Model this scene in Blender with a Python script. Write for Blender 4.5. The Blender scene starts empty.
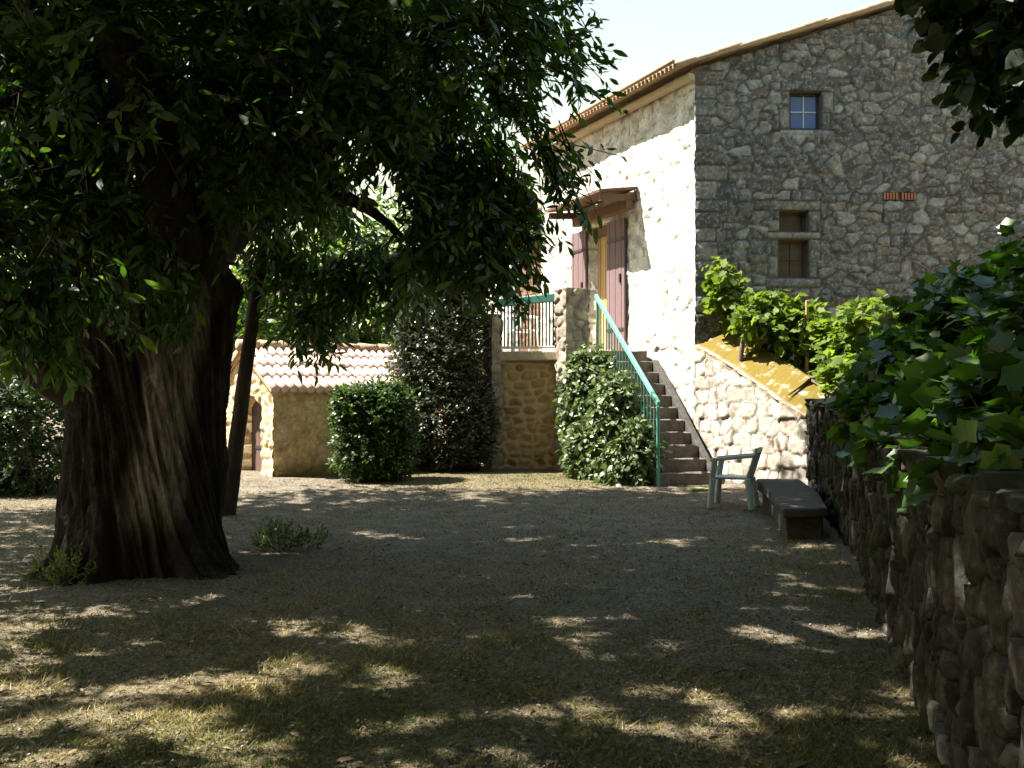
import bpy, math
import numpy as np
from mathutils import Vector

D = bpy.data
SC = bpy.context.scene
COL = SC.collection
rad = math.radians

# ------------------------------------------------------------------ helpers
def tag(o, label=None, cat=None, group=None, kind=None):
    if label: o["label"] = label
    if cat: o["category"] = cat
    if group: o["group"] = group
    if kind: o["kind"] = kind
    return o

def empty(name, loc, label, cat, group=None):
    o = D.objects.new(name, None)
    o.empty_display_size = .2
    o.location = loc
    COL.objects.link(o)
    tag(o, label, cat, group)
    return o

def link(name, me, mat=None, parent=None):
    o = D.objects.new(name, me)
    COL.objects.link(o)
    if mat is not None: me.materials.append(mat)
    if parent is not None:
        o.parent = parent
        # children are modelled in world space: take the parent's place off again
        o.location = (-parent.location.x, -parent.location.y, -parent.location.z) if parent.parent is None else (0, 0, 0)
    return o

def mesh(name, V, polys, mat=None, parent=None, attr=None, smooth=False, mat2=None, first2=0):
    """V (n,3); polys: list of int arrays (m,k); attr: {name: (n,3)} point colours"""
    V = np.asarray(V, dtype=np.float32)
    me = D.meshes.new(name)
    me.vertices.add(len(V))
    me.vertices.foreach_set("co", V.ravel())
    polys = [np.asarray(p, dtype=np.int32) for p in polys if len(p)]
    loops = np.concatenate([p.ravel() for p in polys])
    counts = np.concatenate([np.full(len(p), p.shape[1], dtype=np.int32) for p in polys])
    starts = np.concatenate([[0], np.cumsum(counts)[:-1]]).astype(np.int32)
    me.loops.add(len(loops))
    me.loops.foreach_set("vertex_index", loops)
    me.polygons.add(len(counts))
    me.polygons.foreach_set("loop_start", starts)
    me.polygons.foreach_set("loop_total", counts)
    if smooth:
        me.polygons.foreach_set("use_smooth", np.ones(len(counts), dtype=bool))
    me.update(calc_edges=True)
    if attr:
        for k, a in attr.items():
            at = me.attributes.new(k, 'FLOAT_COLOR', 'POINT')
            c = np.ones((len(V), 4), dtype=np.float32)
            c[:, :3] = a
            at.data.foreach_set("color", c.ravel())
    o = link(name, me, mat, parent)
    if mat2 is not None:
        me.materials.append(mat2)
        me.polygons.foreach_set("material_index", np.concatenate([np.full(len(p), 1 if p_i >= first2 else 0, dtype=np.int32) for p_i, p in enumerate(polys)]))
    return o

def crown_mesh(name, fol, mat, parent, twig_r, woodmat):
    """leaves and the fine twigs that carry them"""
    A = Arr(); first = 0
    for V, polys, c, a, b in fol: A.add(V, polys, c); first += len(polys)
    for V, polys, c, a, b in fol:
        tv, tp = twigs_mesh(a, b, twig_r); A.add(tv, tp, np.full((len(tv), 3), .3))
    return mesh(name, np.concatenate(A.V), A.P, mat, parent, {"leaf": np.concatenate(A.C)}, False, woodmat, first)

class MB:
    """collects simple solids into one mesh"""
    def __init__(s): s.V = []; s.F = []
    def add(s, V, F):
        b = len(s.V)
        s.V += [tuple(v) for v in V]
        s.F += [tuple(i + b for i in f) for f in F]
    def prism(s, poly, z0, z1):
        n = len(poly)
        zz0 = z0 if hasattr(z0, '__len__') else [z0] * n
        zz1 = z1 if hasattr(z1, '__len__') else [z1] * n
        V = [(p[0], p[1], zz0[i]) for i, p in enumerate(poly)] + [(p[0], p[1], zz1[i]) for i, p in enumerate(poly)]
        F = [tuple(range(n - 1, -1, -1)), tuple(range(n, 2 * n))]
        F += [(i, (i + 1) % n, n + (i + 1) % n, n + i) for i in range(n)]
        s.add(V, F)
    def beam(s, a, b, w, h, up=(0, 0, 1)):
        a = Vector(a); b = Vector(b); d = (b - a).normalized(); u = Vector(up)
        r = d.cross(u).normalized(); u = r.cross(d)
        V = []
        for p in (a, b):
            for i, j in ((-1, -1), (1, -1), (1, 1), (-1, 1)):
                V.append(p + r * (w / 2 * i) + u * (h / 2 * j))
        s.add(V, [(3, 2, 1, 0), (4, 5, 6, 7), (0, 1, 5, 4), (1, 2, 6, 5), (2, 3, 7, 6), (3, 0, 4, 7)])
    def build(s, name, mat, parent=None, bevel=0, seg=2, rough=0, seed=0):
        me = D.meshes.new(name)
        V = np.array(s.V, dtype=float)
        if rough:
            V = V + (np.random.default_rng(seed).random(V.shape) - .5) * rough
        me.from_pydata([tuple(v) for v in V], [], s.F)
        me.update()
        o = link(name, me, mat, parent)
        if bevel:
            m = o.modifiers.new("bevel", 'BEVEL')
            m.width = bevel; m.segments = seg; m.limit_method = 'ANGLE'
        return o

_T = np.random.default_rng(11).random((256, 256))
def vn(x, y, seed=0):
    x = np.asarray(x, float) + seed * 17.37; y = np.asarray(y, float) + seed * 9.73
    ix = np.floor(x).astype(int); iy = np.floor(y).astype(int)
    fx = x - ix; fy = y - iy
    fx = fx * fx * (3 - 2 * fx); fy = fy * fy * (3 - 2 * fy)
    a = _T[ix % 256, iy % 256]; b = _T[(ix + 1) % 256, iy % 256]
    c = _T[ix % 256, (iy + 1) % 256]; d = _T[(ix + 1) % 256, (iy + 1) % 256]
    return (a * (1 - fx) + b * fx) * (1 - fy) + (c * (1 - fx) + d * fx) * fy
def fbm(x, y, seed=0, o=4):
    s = 0; a = .5; t = 0
    for i in range(o):
        s = s + a * vn(np.asarray(x) * 2 ** i, np.asarray(y) * 2 ** i, seed + i * 3); t += a; a *= .5
    return s / t
def sstep(a, b, x):
    t = np.clip((np.asarray(x, float) - a) / (b - a), 0, 1)
    return t * t * (3 - 2 * t)
def nrm(v):
    return v / np.maximum(np.linalg.norm(v, axis=-1, keepdims=True), 1e-9)

# ------------------------------------------------------------------ materials
def newmat(name):
    m = D.materials.new(name); m.use_nodes = True
    nt = m.node_tree
    return m, nt, nt.nodes["Principled BSDF"], nt.nodes["Material Output"]
def N(nt, t, **k):
    n = nt.nodes.new(t)
    for a, v in k.items():
        if a in n.inputs.keys() if hasattr(n.inputs, 'keys') else False: n.inputs[a].default_value = v
        else: setattr(n, a, v)
    return n
def noise(nt, scale, detail=4, rough=.6, stretch=None):
    n = nt.nodes.new("ShaderNodeTexNoise")
    n.inputs["Scale"].default_value = scale; n.inputs["Detail"].default_value = detail
    n.inputs["Roughness"].default_value = rough
    tc = nt.nodes.new("ShaderNodeTexCoord")
    mp = nt.nodes.new("ShaderNodeMapping")
    nt.links.new(tc.outputs["Object"], mp.inputs["Vector"])
    if stretch: mp.inputs["Scale"].default_value = stretch
    nt.links.new(mp.outputs["Vector"], n.inputs["Vector"])
    return n.outputs["Fac"]
def ramp(nt, fac, stops):
    r = nt.nodes.new("ShaderNodeValToRGB")
    e = r.color_ramp.elements
    while len(e) < len(stops): e.new(.5)
    for i, (p, c) in enumerate(stops):
        e[i].position = p
        e[i].color = (c[0], c[1], c[2], 1) if hasattr(c, '__len__') else (c, c, c, 1)
    nt.links.new(fac, r.inputs["Fac"])
    return r.outputs["Color"]
def mix(nt, fac, a, b, mode='MIX'):
    m = nt.nodes.new("ShaderNodeMix"); m.data_type = 'RGBA'; m.blend_type = mode
    for sock, v in ((m.inputs[0], fac), (m.inputs[6], a), (m.inputs[7], b)):
        if isinstance(v, (int, float)): sock.default_value = v
        elif isinstance(v, tuple): sock.default_value = (v[0], v[1], v[2], 1)
        else: nt.links.new(v, sock)
    return m.outputs[2]
def bump(nt, p, h, strength, dist=.02):
    b = nt.nodes.new("ShaderNodeBump")
    b.inputs["Strength"].default_value = strength; b.inputs["Distance"].default_value = dist
    nt.links.new(h, b.inputs["Height"])
    nt.links.new(b.outputs["Normal"], p.inputs["Normal"])

def stone_mat(name, cols, mortar, lichen=None, lich_amt=.5, grain=.5, moss=None):
    m, nt, p, out = newmat(name)
    at = nt.nodes.new("ShaderNodeAttribute"); at.attribute_name = "stone"
    sx = nt.nodes.new("ShaderNodeSeparateColor"); nt.links.new(at.outputs["Color"], sx.inputs[0])
    c = ramp(nt, sx.outputs[0], [(i / (len(cols) - 1), k) for i, k in enumerate(cols)])
    n1 = noise(nt, 3.1, 5, .65); n2 = noise(nt, 17, 6, .75); n3 = noise(nt, 55, 4, .7)
    c = mix(nt, 1.0, c, ramp(nt, n1, [(.3, .55), (.7, 1.35)]), 'MULTIPLY')
    c = mix(nt, grain, c, ramp(nt, n2, [(.3, .35), (.5, 1.0), (.7, 1.5)]), 'MULTIPLY')
    if lichen:
        lf = ramp(nt, n2, [(.52, 0), (.66, lich_amt)])
        c = mix(nt, lf, c, lichen)
    mc = mix(nt, .6, mortar, ramp(nt, n2, [(.3, .5), (.7, 1.3)]), 'MULTIPLY')
    c = mix(nt, sx.outputs[1], mc, c)
    if moss:
        mf = mix(nt, 1.0, sx.outputs[2], ramp(nt, noise(nt, 6, 5, .7), [(.28, 0), (.46, 1)]), 'MULTIPLY')
        c = mix(nt, mf, c, moss)
    nt.links.new(c, p.inputs["Base Color"])
    p.inputs["Roughness"].default_value = .92
    p.inputs["Specular IOR Level"].default_value = .2
    hs = mix(nt, .5, n2, n3)
    bump(nt, p, hs, .6, .025)
    return m

def plain_mat(name, c1, c2, scale=8, rough=.7, stretch=None, bmp=.3, spec=.3, detail=5):
    m, nt, p, out = newmat(name)
    n = noise(nt, scale, detail, .65, stretch)
    nt.links.new(ramp(nt, n, [(.3, c1), (.7, c2)]), p.inputs["Base Color"])
    p.inputs["Roughness"].default_value = rough
    p.inputs["Specular IOR Level"].default_value = spec
    if bmp: bump(nt, p, n, bmp, .01)
    return m

def leaf_mat(name, ca, cb, cc=None, trans=.35, tcol=None, rough=.42, spec=.45):
    m, nt, p, out = newmat(name)
    at = nt.nodes.new("ShaderNodeAttribute"); at.attribute_name = "leaf"
    sx = nt.nodes.new("ShaderNodeSeparateColor"); nt.links.new(at.outputs["Color"], sx.inputs[0])
    st = [(0, ca), (.75, cb)]
    if cc: st.append((1, cc))
    c = ramp(nt, sx.outputs[0], st)
    nt.links.new(c, p.inputs["Base Color"])
    p.inputs["Roughness"].default_value = rough
    p.inputs["Specular IOR Level"].default_value = spec
    tr = nt.nodes.new("ShaderNodeBsdfTranslucent")
    t = tcol or (1.6, 2.0, .6)
    nt.links.new(mix(nt, 1.0, c, t, 'MULTIPLY'), tr.inputs["Color"])
    ms = nt.nodes.new("ShaderNodeMixShader"); ms.inputs[0].default_value = trans
    nt.links.new(p.outputs[0], ms.inputs[1]); nt.links.new(tr.outputs[0], ms.inputs[2])
    nt.links.new(ms.outputs[0], out.inputs["Surface"])
    return m

M = {}
M['gable'] = stone_mat('grey_rubble_stone', [(.08, .08, .081), (.165, .16, .155), (.12, .125, .128), (.24, .232, .222), (.135, .115, .10), (.32, .318, .31), (.105, .105, .102)],
                       (.10, .098, .094), (.40, .41, .39), .8, .62)
M['facade'] = stone_mat('pale_limewashed_stone', [(.50, .46, .40), (.60, .57, .52), (.54, .50, .43), (.66, .63, .58)], (.30, .265, .215), None, 0, .55)
M['retain'] = stone_mat('pale_granite_stone', [(.36, .31, .25), (.45, .41, .345), (.40, .33, .265), (.50, .465, .41)], (.14, .115, .085), None, 0, .5, moss=(.14, .098, .016))
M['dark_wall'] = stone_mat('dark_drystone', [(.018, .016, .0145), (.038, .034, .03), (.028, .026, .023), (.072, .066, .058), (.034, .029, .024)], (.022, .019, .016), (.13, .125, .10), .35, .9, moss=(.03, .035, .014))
M['terrace'] = stone_mat('ochre_stone', [(.30, .19, .09), (.46, .32, .17), (.34, .20, .09), (.52, .38, .21), (.22, .11, .05)], (.60, .45, .26), None, 0, .5)
M['pillar'] = stone_mat('pale_pillar_stone', [(.24, .19, .145), (.36, .30, .24), (.29, .225, .165)], (.27, .22, .17), (.2, .2, .17), .5, .7)
M['shed'] = stone_mat('golden_stone', [(.46, .32, .17), (.62, .47, .29), (.52, .37, .20), (.70, .56, .38)], (.55, .42, .26), None, 0, .6, moss=(.14, .14, .04))
M['infill'] = stone_mat('red_brown_stone', [(.13, .06, .035), (.22, .11, .065), (.17, .085, .05)], (.20, .13, .085), None, 0, .6)
M['tile'] = plain_mat('terracotta_tile', (.28, .19, .12), (.42, .31, .21), 9, .85, None, .4)
M['pale_tile'] = plain_mat('pale_terracotta_tile', (.55, .36, .29), (.70, .54, .47), 7, .85, None, .4)
M['soffit'] = plain_mat('soffit_wood', (.28, .19, .11), (.38, .27, .17), 10, .8, (1, 1, 1), .2)
M['wood_dark'] = plain_mat('brown_wood', (.085, .045, .025), (.15, .08, .045), 14, .7, (3, 3, .5), .3)
M['wood_red'] = plain_mat('mauve_painted_wood', (.125, .08, .083), (.18, .115, .115), 14, .7, (4, 4, .4), .3)
M['wood_shed'] = plain_mat('grey_brown_wood', (.085, .05, .042), (.14, .085, .075), 14, .8, (4, 4, .4), .3)
M['wood_tan'] = plain_mat('tan_wood', (.38, .25, .11), (.50, .35, .17), 14, .6, (6, 6, .4), .3)
M['frame_dark'] = plain_mat('dark_window_wood', (.03, .028, .025), (.06, .05, .045), 20, .6, None, .2)
M['frame_white'] = plain_mat('pale_window_wood', (.42, .45, .5), (.5, .53, .58), 20, .6, None, .2)
M['green_paint'] = plain_mat('green_railing_paint', (.10, .31, .235), (.16, .40, .32), 25, .5, None, .15, .5)
M['green_dark'] = plain_mat('dark_green_bar_paint', (.02, .07, .05), (.04, .11, .08), 25, .5, None, .1, .4)
M['white_paint'] = plain_mat('white_railing_paint', (.68, .70, .68), (.78, .79, .77), 25, .5, None, .1, .5)
M['white_plastic'] = plain_mat('white_plastic', (.74, .74, .72), (.8, .8, .78), 12, .4, None, .05, .5)
M['green_plastic'] = plain_mat('weathered_green_plastic', (.27, .33, .34), (.36, .42, .42), 14, .5, None, .1, .4)
M['step'] = plain_mat('worn_step_stone', (.095, .08, .063), (.20, .168, .132), 9, .9, None, .6)
M['slab'] = plain_mat('pale_slab_stone', (.42, .34, .23), (.56, .47, .34), 6, .9, None, .5)
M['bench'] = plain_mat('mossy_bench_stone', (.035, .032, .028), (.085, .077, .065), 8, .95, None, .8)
M['brick'] = plain_mat('vent_brick', (.34, .14, .08), (.46, .22, .13), 30, .85, None, .3)
M['void'] = plain_mat('vent_dark', (.015, .012, .01), (.02, .016, .013), 5, .9, None, 0)
M['mat'] = plain_mat('faded_green_mat', (.20, .26, .06), (.30, .34, .12), 40, .95, None, .6)
M['iron'] = plain_mat('dark_iron', (.02, .02, .02), (.05, .045, .04), 30, .5, None, .2)
M['bark_thin'] = plain_mat('dark_bark', (.016, .013, .011), (.045, .037, .03), 12, .95, (1, 1, .25), 1.0)
M['stem'] = plain_mat('vine_stem', (.12, .085, .055), (.22, .16, .11), 20, .95, (1, 1, .3), .8)
M['pane_dull'] = plain_mat('dusty_brown_pane', (.05, .042, .03), (.09, .075, .05), 6, .35, None, 0, .3)
M['soil'] = plain_mat('garden_soil', (.09, .07, .045), (.16, .13, .085), 5, 1, None, .8)

m, nt, p, out = newmat('sky_painted_glass')
p.inputs["Base Color"].default_value = (.05, .10, .30, 1); p.inputs["Roughness"].default_value = .08  # blue sky reflection painted in as the pane's base colour
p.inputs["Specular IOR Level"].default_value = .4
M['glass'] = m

# old chestnut bark, with the strip of bare grey wood carried by the mesh attribute
m, nt, p, out = newmat('furrowed_bark')
at = nt.nodes.new("ShaderNodeAttribute"); at.attribute_name = "stone"
sx = nt.nodes.new("ShaderNodeSeparateColor"); nt.links.new(at.outputs["Color"], sx.inputs[0])
nb = noise(nt, 9, 7, .7, (1, 1, .35)); nb2 = noise(nt, 26, 5, .7, (1, 1, .2))
cb = ramp(nt, nb, [(.3, (.009, .0075, .0065)), (.5, (.022, .0185, .0155)), (.72, (.055, .047, .04))])
cw = ramp(nt, nb2, [(.3, (.05, .046, .042)), (.5, (.17, .157, .143)), (.7, (.33, .31, .29))])
nt.links.new(mix(nt, sx.outputs[0], cb, cw), p.inputs["Base Color"])
p.inputs["Roughness"].default_value = .95; p.inputs["Specular IOR Level"].default_value = .15
bump(nt, p, nb2, .9, .03)
M['bark'] = m

# ground: stony earth with worn turf
m, nt, p, out = newmat('stony_earth')
na = noise(nt, .55, 5, .6); nb = noise(nt, 3.2, 6, .7); ng = noise(nt, 38, 6, .75); nf = noise(nt, 120, 3, .7)
c = ramp(nt, nb, [(.25, (.102, .082, .060)), (.5, (.168, .139, .106)), (.75, (.26, .218, .168))])
c = mix(nt, .8, c, ramp(nt, ng, [(.38, .15), (.5, 1.0), (.62, 1.8)]), 'MULTIPLY')
at = nt.nodes.new("ShaderNodeAttribute"); at.attribute_name = "turf"
sx = nt.nodes.new("ShaderNodeSeparateColor"); nt.links.new(at.outputs["Color"], sx.inputs[0])
tc = ramp(nt, ng, [(.3, (.045, .04, .017)), (.5, (.135, .105, .05)), (.7, (.30, .23, .125))])
tf = mix(nt, 1.0, sx.outputs[0], ramp(nt, nb, [(.3, .35), (.6, 1)]), 'MULTIPLY')
c = mix(nt, tf, c, tc)
nt.links.new(c, p.inputs["Base Color"])
p.inputs["Roughness"].default_value = .95; p.inputs["Specular IOR Level"].default_value = .15
bump(nt, p, mix(nt, .5, ng, nf), .9, .03)
M['ground'] = m

M['leaf_chestnut'] = leaf_mat('chestnut_leaf', (.018, .042, .011), (.042, .084, .018), (.095, .16, .03), .42, (1.7, 2.0, .55), .36, .5)
M['leaf_young'] = leaf_mat('young_chestnut_leaf', (.02, .045, .012), (.04, .08, .02), (.08, .14, .03), .32, (1.8, 2.2, .7))
M['leaf_lime'] = leaf_mat('broad_dark_leaf', (.010, .02, .008), (.018, .036, .011), (.04, .07, .016), .25, (2.0, 2.4, .6))
M['leaf_vine_sun'] = leaf_mat('sunlit_vine_leaf', (.085, .135, .018), (.13, .19, .028), (.20, .25, .05), .45, (1.5, 1.5, .6), .6, .25)  # lit copy of the vine leaf, sun's brightness put into the colour
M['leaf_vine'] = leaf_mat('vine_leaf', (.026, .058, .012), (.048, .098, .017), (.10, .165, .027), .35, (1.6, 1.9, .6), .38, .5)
M['leaf_climb'] = leaf_mat('climber_leaf', (.06, .095, .03), (.11, .145, .055), (.22, .24, .12), .25, (1.2, 1.4, .6), .4, .6)
M['leaf_shrub'] = leaf_mat('shrub_leaf', (.026, .04, .019), (.055, .07, .036), (.13, .14, .09), .2, (1.3, 1.5, .6), .4, .6)
M['leaf_box'] = leaf_mat('clipped_leaf', (.02, .045, .012), (.045, .085, .018), (.10, .16, .03), .28, (1.5, 1.8, .5))
M['leaf_hedge'] = leaf_mat('hedge_leaf', (.014, .03, .010), (.03, .055, .014), (.05, .09, .02), .25)
M['leaf_back'] = leaf_mat('sunny_tree_leaf', (.05, .09, .02), (.09, .15, .03), (.17, .22, .05), .40, (1.5, 1.7, .5))
M['leaf_back_dark'] = leaf_mat('deep_green_tree_leaf', (.03, .06, .018), (.055, .10, .025), (.09, .14, .03), .35)
M['grass'] = leaf_mat('grass_blade', (.055, .085, .018), (.18, .155, .055), (.42, .32, .16), .30, (1.2, 1.3, .7), .6, .2)
M['pebble'] = leaf_mat('pebble', (.07, .062, .052), (.20, .18, .155), (.36, .33, .29), .0, (1, 1, 1), .9, .2)
M['litter'] = leaf_mat('dead_leaf', (.045, .03, .018), (.12, .085, .05), (.24, .18, .11), .05, (1, 1, 1), .8, .2)

# ------------------------------------------------------------------ stone walls
def stones(u, v, seed, rowh, wid, warp, sq=5., jit=1.):
    """irregular blocks laid in rough courses; returns two random values per stone and the distance to the joint"""
    ch = (rowh[0] + rowh[1]) / 2; cw = (wid[0] + wid[1]) / 2
    wu = u + warp * (fbm(u * 2.3, v * 2.3, seed + 1, 3) - .5) * 2.2
    wv = v + warp * (fbm(u * 1.6, v * 1.9, seed + 2, 3) - .5) * 2.4
    gy = wv / ch; jy = np.floor(gy).astype(int)
    F1 = np.full(u.shape, 9.); F2 = np.full(u.shape, 9.); ID = np.zeros(u.shape, int); TL = np.zeros(u.shape)
    def hsh(i, j, k): return _T[(i * 7 + j * 57 + k * 31 + seed * 13) % 256, (j * 11 + i * 3 + k * 101 + seed * 7) % 256]
    for dj in (-1, 0, 1):
        J = jy + dj
        off = hsh(J * 0 + 3, J, 9) 
        gx = wu / cw + off * 3
        ix = np.floor(gx).astype(int)
        for di in (-2, -1, 0, 1, 2):
            I = ix + di
            px = I + .5 + (hsh(I, J, 1) - .5) * .8 * jit; py = J + .5 + (hsh(I, J, 2) - .5) * .6 * jit
            wt = .86 + .3 * hsh(I, J, 3)
            ax = np.abs(gx - px) * cw / (wt * (.9 + .2 * hsh(I, J, 5))); ay = np.abs(gy - py) * ch / wt * (cw / ch) ** .75
            d = (ax ** sq + ay ** sq) ** (1 / sq)
            tl = (gx - px) * cw * (hsh(I, J, 6) - .5) + (gy - py) * ch * (hsh(I, J, 7) - .5)
            id_ = (I * 7919 + J * 104729) & 0xffff
            c1 = d < F1
            F2 = np.where(c1, F1, np.minimum(F2, d)); ID = np.where(c1, id_, ID); TL = np.where(c1, tl, TL); F1 = np.where(c1, d, F1)
    d = (F2 - F1) * .5
    return _T[ID % 256, (ID // 256) % 256], _T[(ID * 3 + 17) % 256, (ID // 256 + 91) % 256], d, TL

def stone_wall(name, path, H, mat, parent, z0=0., top=0., back=0., res=.03, rowh=(.12, .3), wid=(.18, .5), joint=.03,
               depth=.03, warp=.05, seed=1, openings=(), specials=(), closed=False, base=None, moss_fn=None, rough=.01, sq=5., jit=1., tilt=.25, fine=0., rise=0.):
    """path: plan polyline walked so that the outside lies on its right; H: height, or function of u"""
    P = np.array(path, float)
    if closed: P = np.vstack([P, P[:1]])
    seg = np.diff(P, axis=0); L = np.linalg.norm(seg, axis=1); cum = np.concatenate([[0], np.cumsum(L)])
    U = cum[-1]
    us = list(np.linspace(0, U, max(3, int(U / res) + 1))) + list(cum)
    Hf = H if callable(H) else (lambda u: np.full_like(u, H))
    Hm = Hf(np.linspace(0, U, 50)).max()
    vs = list(np.linspace(0, Hm, max(3, int(Hm / res) + 1)))
    for o in openings:
        for e in (o['u0'], o['u1']): us += [e - .001, e + .001]
        for e in (o['v0'], o['v1']): vs += [e - .001, e + .001]
    us = np.unique(np.round(np.clip(us, 0, U), 4)); vs = np.unique(np.round(np.clip(vs, 0, Hm), 4))
    hu = Hf(us)
    si = np.clip(np.searchsorted(cum, us, side='right') - 1, 0, len(L) - 1)
    f = (us - cum[si]) / L[si]
    XY = P[si] + seg[si] * f[:, None]
    nn = np.stack([seg[:, 1] / L, -seg[:, 0] / L], 1)
    nrmv = nn[si].copy()
    for k in range(1, len(cum) - 1):
        w = np.abs(us - cum[k]) < .035
        nrmv[w] = nrm(nn[k - 1] + nn[k])
    if closed:
        w = (us < .035) | (us > U - .035); nrmv[w] = nrm(nn[0] + nn[-1])
    Ug, Vg = np.meshgrid(us, vs, indexing='ij')
    over = Vg > hu[:, None] + 1e-6
    Vc = np.minimum(Vg, hu[:, None])
    nf = len(vs)
    rows = [(Vc, np.zeros_like(Vc), np.zeros_like(Vc))]
    vpar = [Vg]
    if top:
        nt_ = max(3, int(top / res))
        tt = np.linspace(top / nt_, top, nt_)
        rows.append((np.repeat(hu[:, None], nt_, 1), np.repeat(tt[None], len(us), 0), np.ones((len(us), nt_))))
        vpar.append(Hm + np.repeat(tt[None], len(us), 0))
    if back:
        nb_ = max(2, int(back / .15))
        tb = np.linspace(back / nb_, back, nb_)
        rows.append((np.maximum(hu[:, None] - tb[None], 0), np.full((len(us), nb_), top), np.full((len(us), nb_), 2.)))
        vpar.append(Hm + top + np.repeat(tb[None], len(us), 0))
    Z = np.concatenate([r[0] for r in rows], 1); IN = np.concatenate([r[1] for r in rows], 1); K = np.concatenate([r[2] for r in rows], 1)
    VP = np.concatenate(vpar, 1); UU = np.repeat(us[:, None], VP.shape[1], 1)
    R1, R2, d, TL = stones(UU, VP, seed, rowh, wid, warp, sq, jit)
    for s in specials:
        ins = (UU > s[0]) & (UU < s[2]) & (VP > s[1]) & (VP < s[3])
        dd = np.minimum(np.minimum(UU - s[0], s[2] - UU), np.minimum(VP - s[1], s[3] - VP))
        d = np.where(ins, dd, d); R1 = np.where(ins, s[4], R1); R2 = np.where(ins, .35, R2)
    mask = sstep(joint * .25, joint * .8, d)
    for s in specials: TL = np.where((UU > s[0]) & (UU < s[2]) & (VP > s[1]) & (VP < s[3]), 0, TL)
    dis = depth * (sstep(0, joint * 1.5, d) * (.55 + .9 * R2) - .4) + rough * 2 * (fbm(UU * 7, VP * 7, seed + 5, 4) - .5) * mask + tilt * TL * mask
    if fine: dis = dis + fine * 2 * (fbm(UU * 38, VP * 16, seed + 15, 3) - .5) - fine * np.abs(fbm(UU * 30, VP * 9, seed + 16, 3) - .5) * 4
    col = np.stack([np.clip(R1 * .85 + .15 * fbm(UU * 5, VP * 5, seed + 9, 3), 0, 1), mask, np.zeros_like(mask)], -1)
    if moss_fn is not None: col[..., 2] = moss_fn(UU, Z, IN, K)
    for o in openings:
        ins = (UU > o['u0']) & (UU < o['u1']) & (VP > o['v0']) & (VP < o['v1'])
        if o.get('arch'):
            uc = (o['u0'] + o['u1']) / 2; hw = (o['u1'] - o['u0']) / 2
            top_v = o['v1'] - o['arch'] * ((UU - uc) / hw) ** 2
            ins &= VP < top_v
        dis = np.where(ins, -o['depth'], dis)
    up = (K == 1); bk = (K == 2)
    X = XY[:, 0][:, None] - nrmv[:, 0][:, None] * IN; Y = XY[:, 1][:, None] - nrmv[:, 1][:, None] * IN
    sgn = np.where(up, .25, np.where(bk, -1., 1.))
    X = X + nrmv[:, 0][:, None] * dis * sgn; Y = Y + nrmv[:, 1][:, None] * dis * sgn
    zb = 0 if base is None else base(X, Y)
    Zw = z0 + Z + np.where(up, dis * .35 + IN * rise, 0) + np.where(bk, rise * top, 0) + zb
    nU, nV = Z.shape
    idx = np.arange(nU * nV).reshape(nU, nV)
    F = np.stack([idx[:-1, :-1], idx[1:, :-1], idx[1:, 1:], idx[:-1, 1:]], -1)
    keep = np.ones((nU - 1, nV - 1), bool)
    ov = over
    allov = (Vg >= hu[:, None] - 1e-6)[:-1, :-1] & (Vg >= hu[:, None] - 1e-6)[1:, :-1]
    keep[:, :nf - 1] &= ~allov
    F = F[keep].reshape(-1, 4)
    V = np.stack([X, Y, Zw], -1).reshape(-1, 3)
    return mesh(name, V, [F], mat, parent, {"stone": col.reshape(-1, 3)})

# ------------------------------------------------------------------ foliage
LANCE = (np.array([(0, 0, 0), (.22, .32, .03), (.22, -.32, .03), (.55, .5, .02), (.55, -.5, .02), (.85, .26, -.05), (.85, -.26, -.05), (1, 0, -.1)]),
         [np.array([(0, 2, 1), (5, 6, 7)]), np.array([(1, 2, 4, 3), (3, 4, 6, 5)])])
OVAL = (np.array([(0, 0, 0), (.3, .48, .05), (.3, -.48, .05), (.7, .42, .02), (.7, -.42, .02), (1, 0, -.06)]),
        [np.array([(0, 2, 1), (3, 4, 5)]), np.array([(1, 2, 4, 3)])])
def _lobed():
    pts = [(0.08, 0, 0)]
    o = [(0, .0), (-.12, .28), (.12, .55), (.33, .42), (.52, .62), (.66, .34), (1, 0), (.66, -.34), (.52, -.62), (.33, -.42), (.12, -.55), (-.12, -.28)]
    for a, b in o: pts.append((a, b, .10 * abs(b) - .10 * max(a - .3, 0)))
    pts[0] = (.35, 0, 0)
    n = len(o)
    return (np.array(pts), [np.array([(0, 1 + i, 1 + (i + 1) % n) for i in range(n)])[:, [0, 2, 1]]])
LOBED = _lobed()
HEART = (np.array([(0, 0, 0), (-.1, .25, .03), (-.1, -.25, .03), (.25, .5, .06), (.25, -.5, .06), (.65, .36, .01), (.65, -.36, .01), (1.05, 0, -.1)]),
         [np.array([(0, 4, 3), (0, 3, 1), (0, 2, 4), (5, 6, 7)]), np.array([(3, 4, 6, 5)])])

def leaves(P, Dr, Nm, L, W, shape, r):
    T, Fs = shape
    S = nrm(np.cross(Nm, Dr)); Nm = np.cross(Dr, S)
    n = len(P); k = len(T)
    V = P[:, None, :] + L[:, None, None] * (T[None, :, 0:1] * Dr[:, None, :] + W * T[None, :, 1:2] * S[:, None, :] + T[None, :, 2:3] * Nm[:, None, :])
    off = (np.arange(n) * k)
    polys = [(f[None] + off[:, None, None]).reshape(-1, f.shape[1]) for f in Fs]
    c = np.repeat(r.random(n), k)
    return V.reshape(-1, 3), polys, np.stack([c, c, c], 1)

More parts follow.
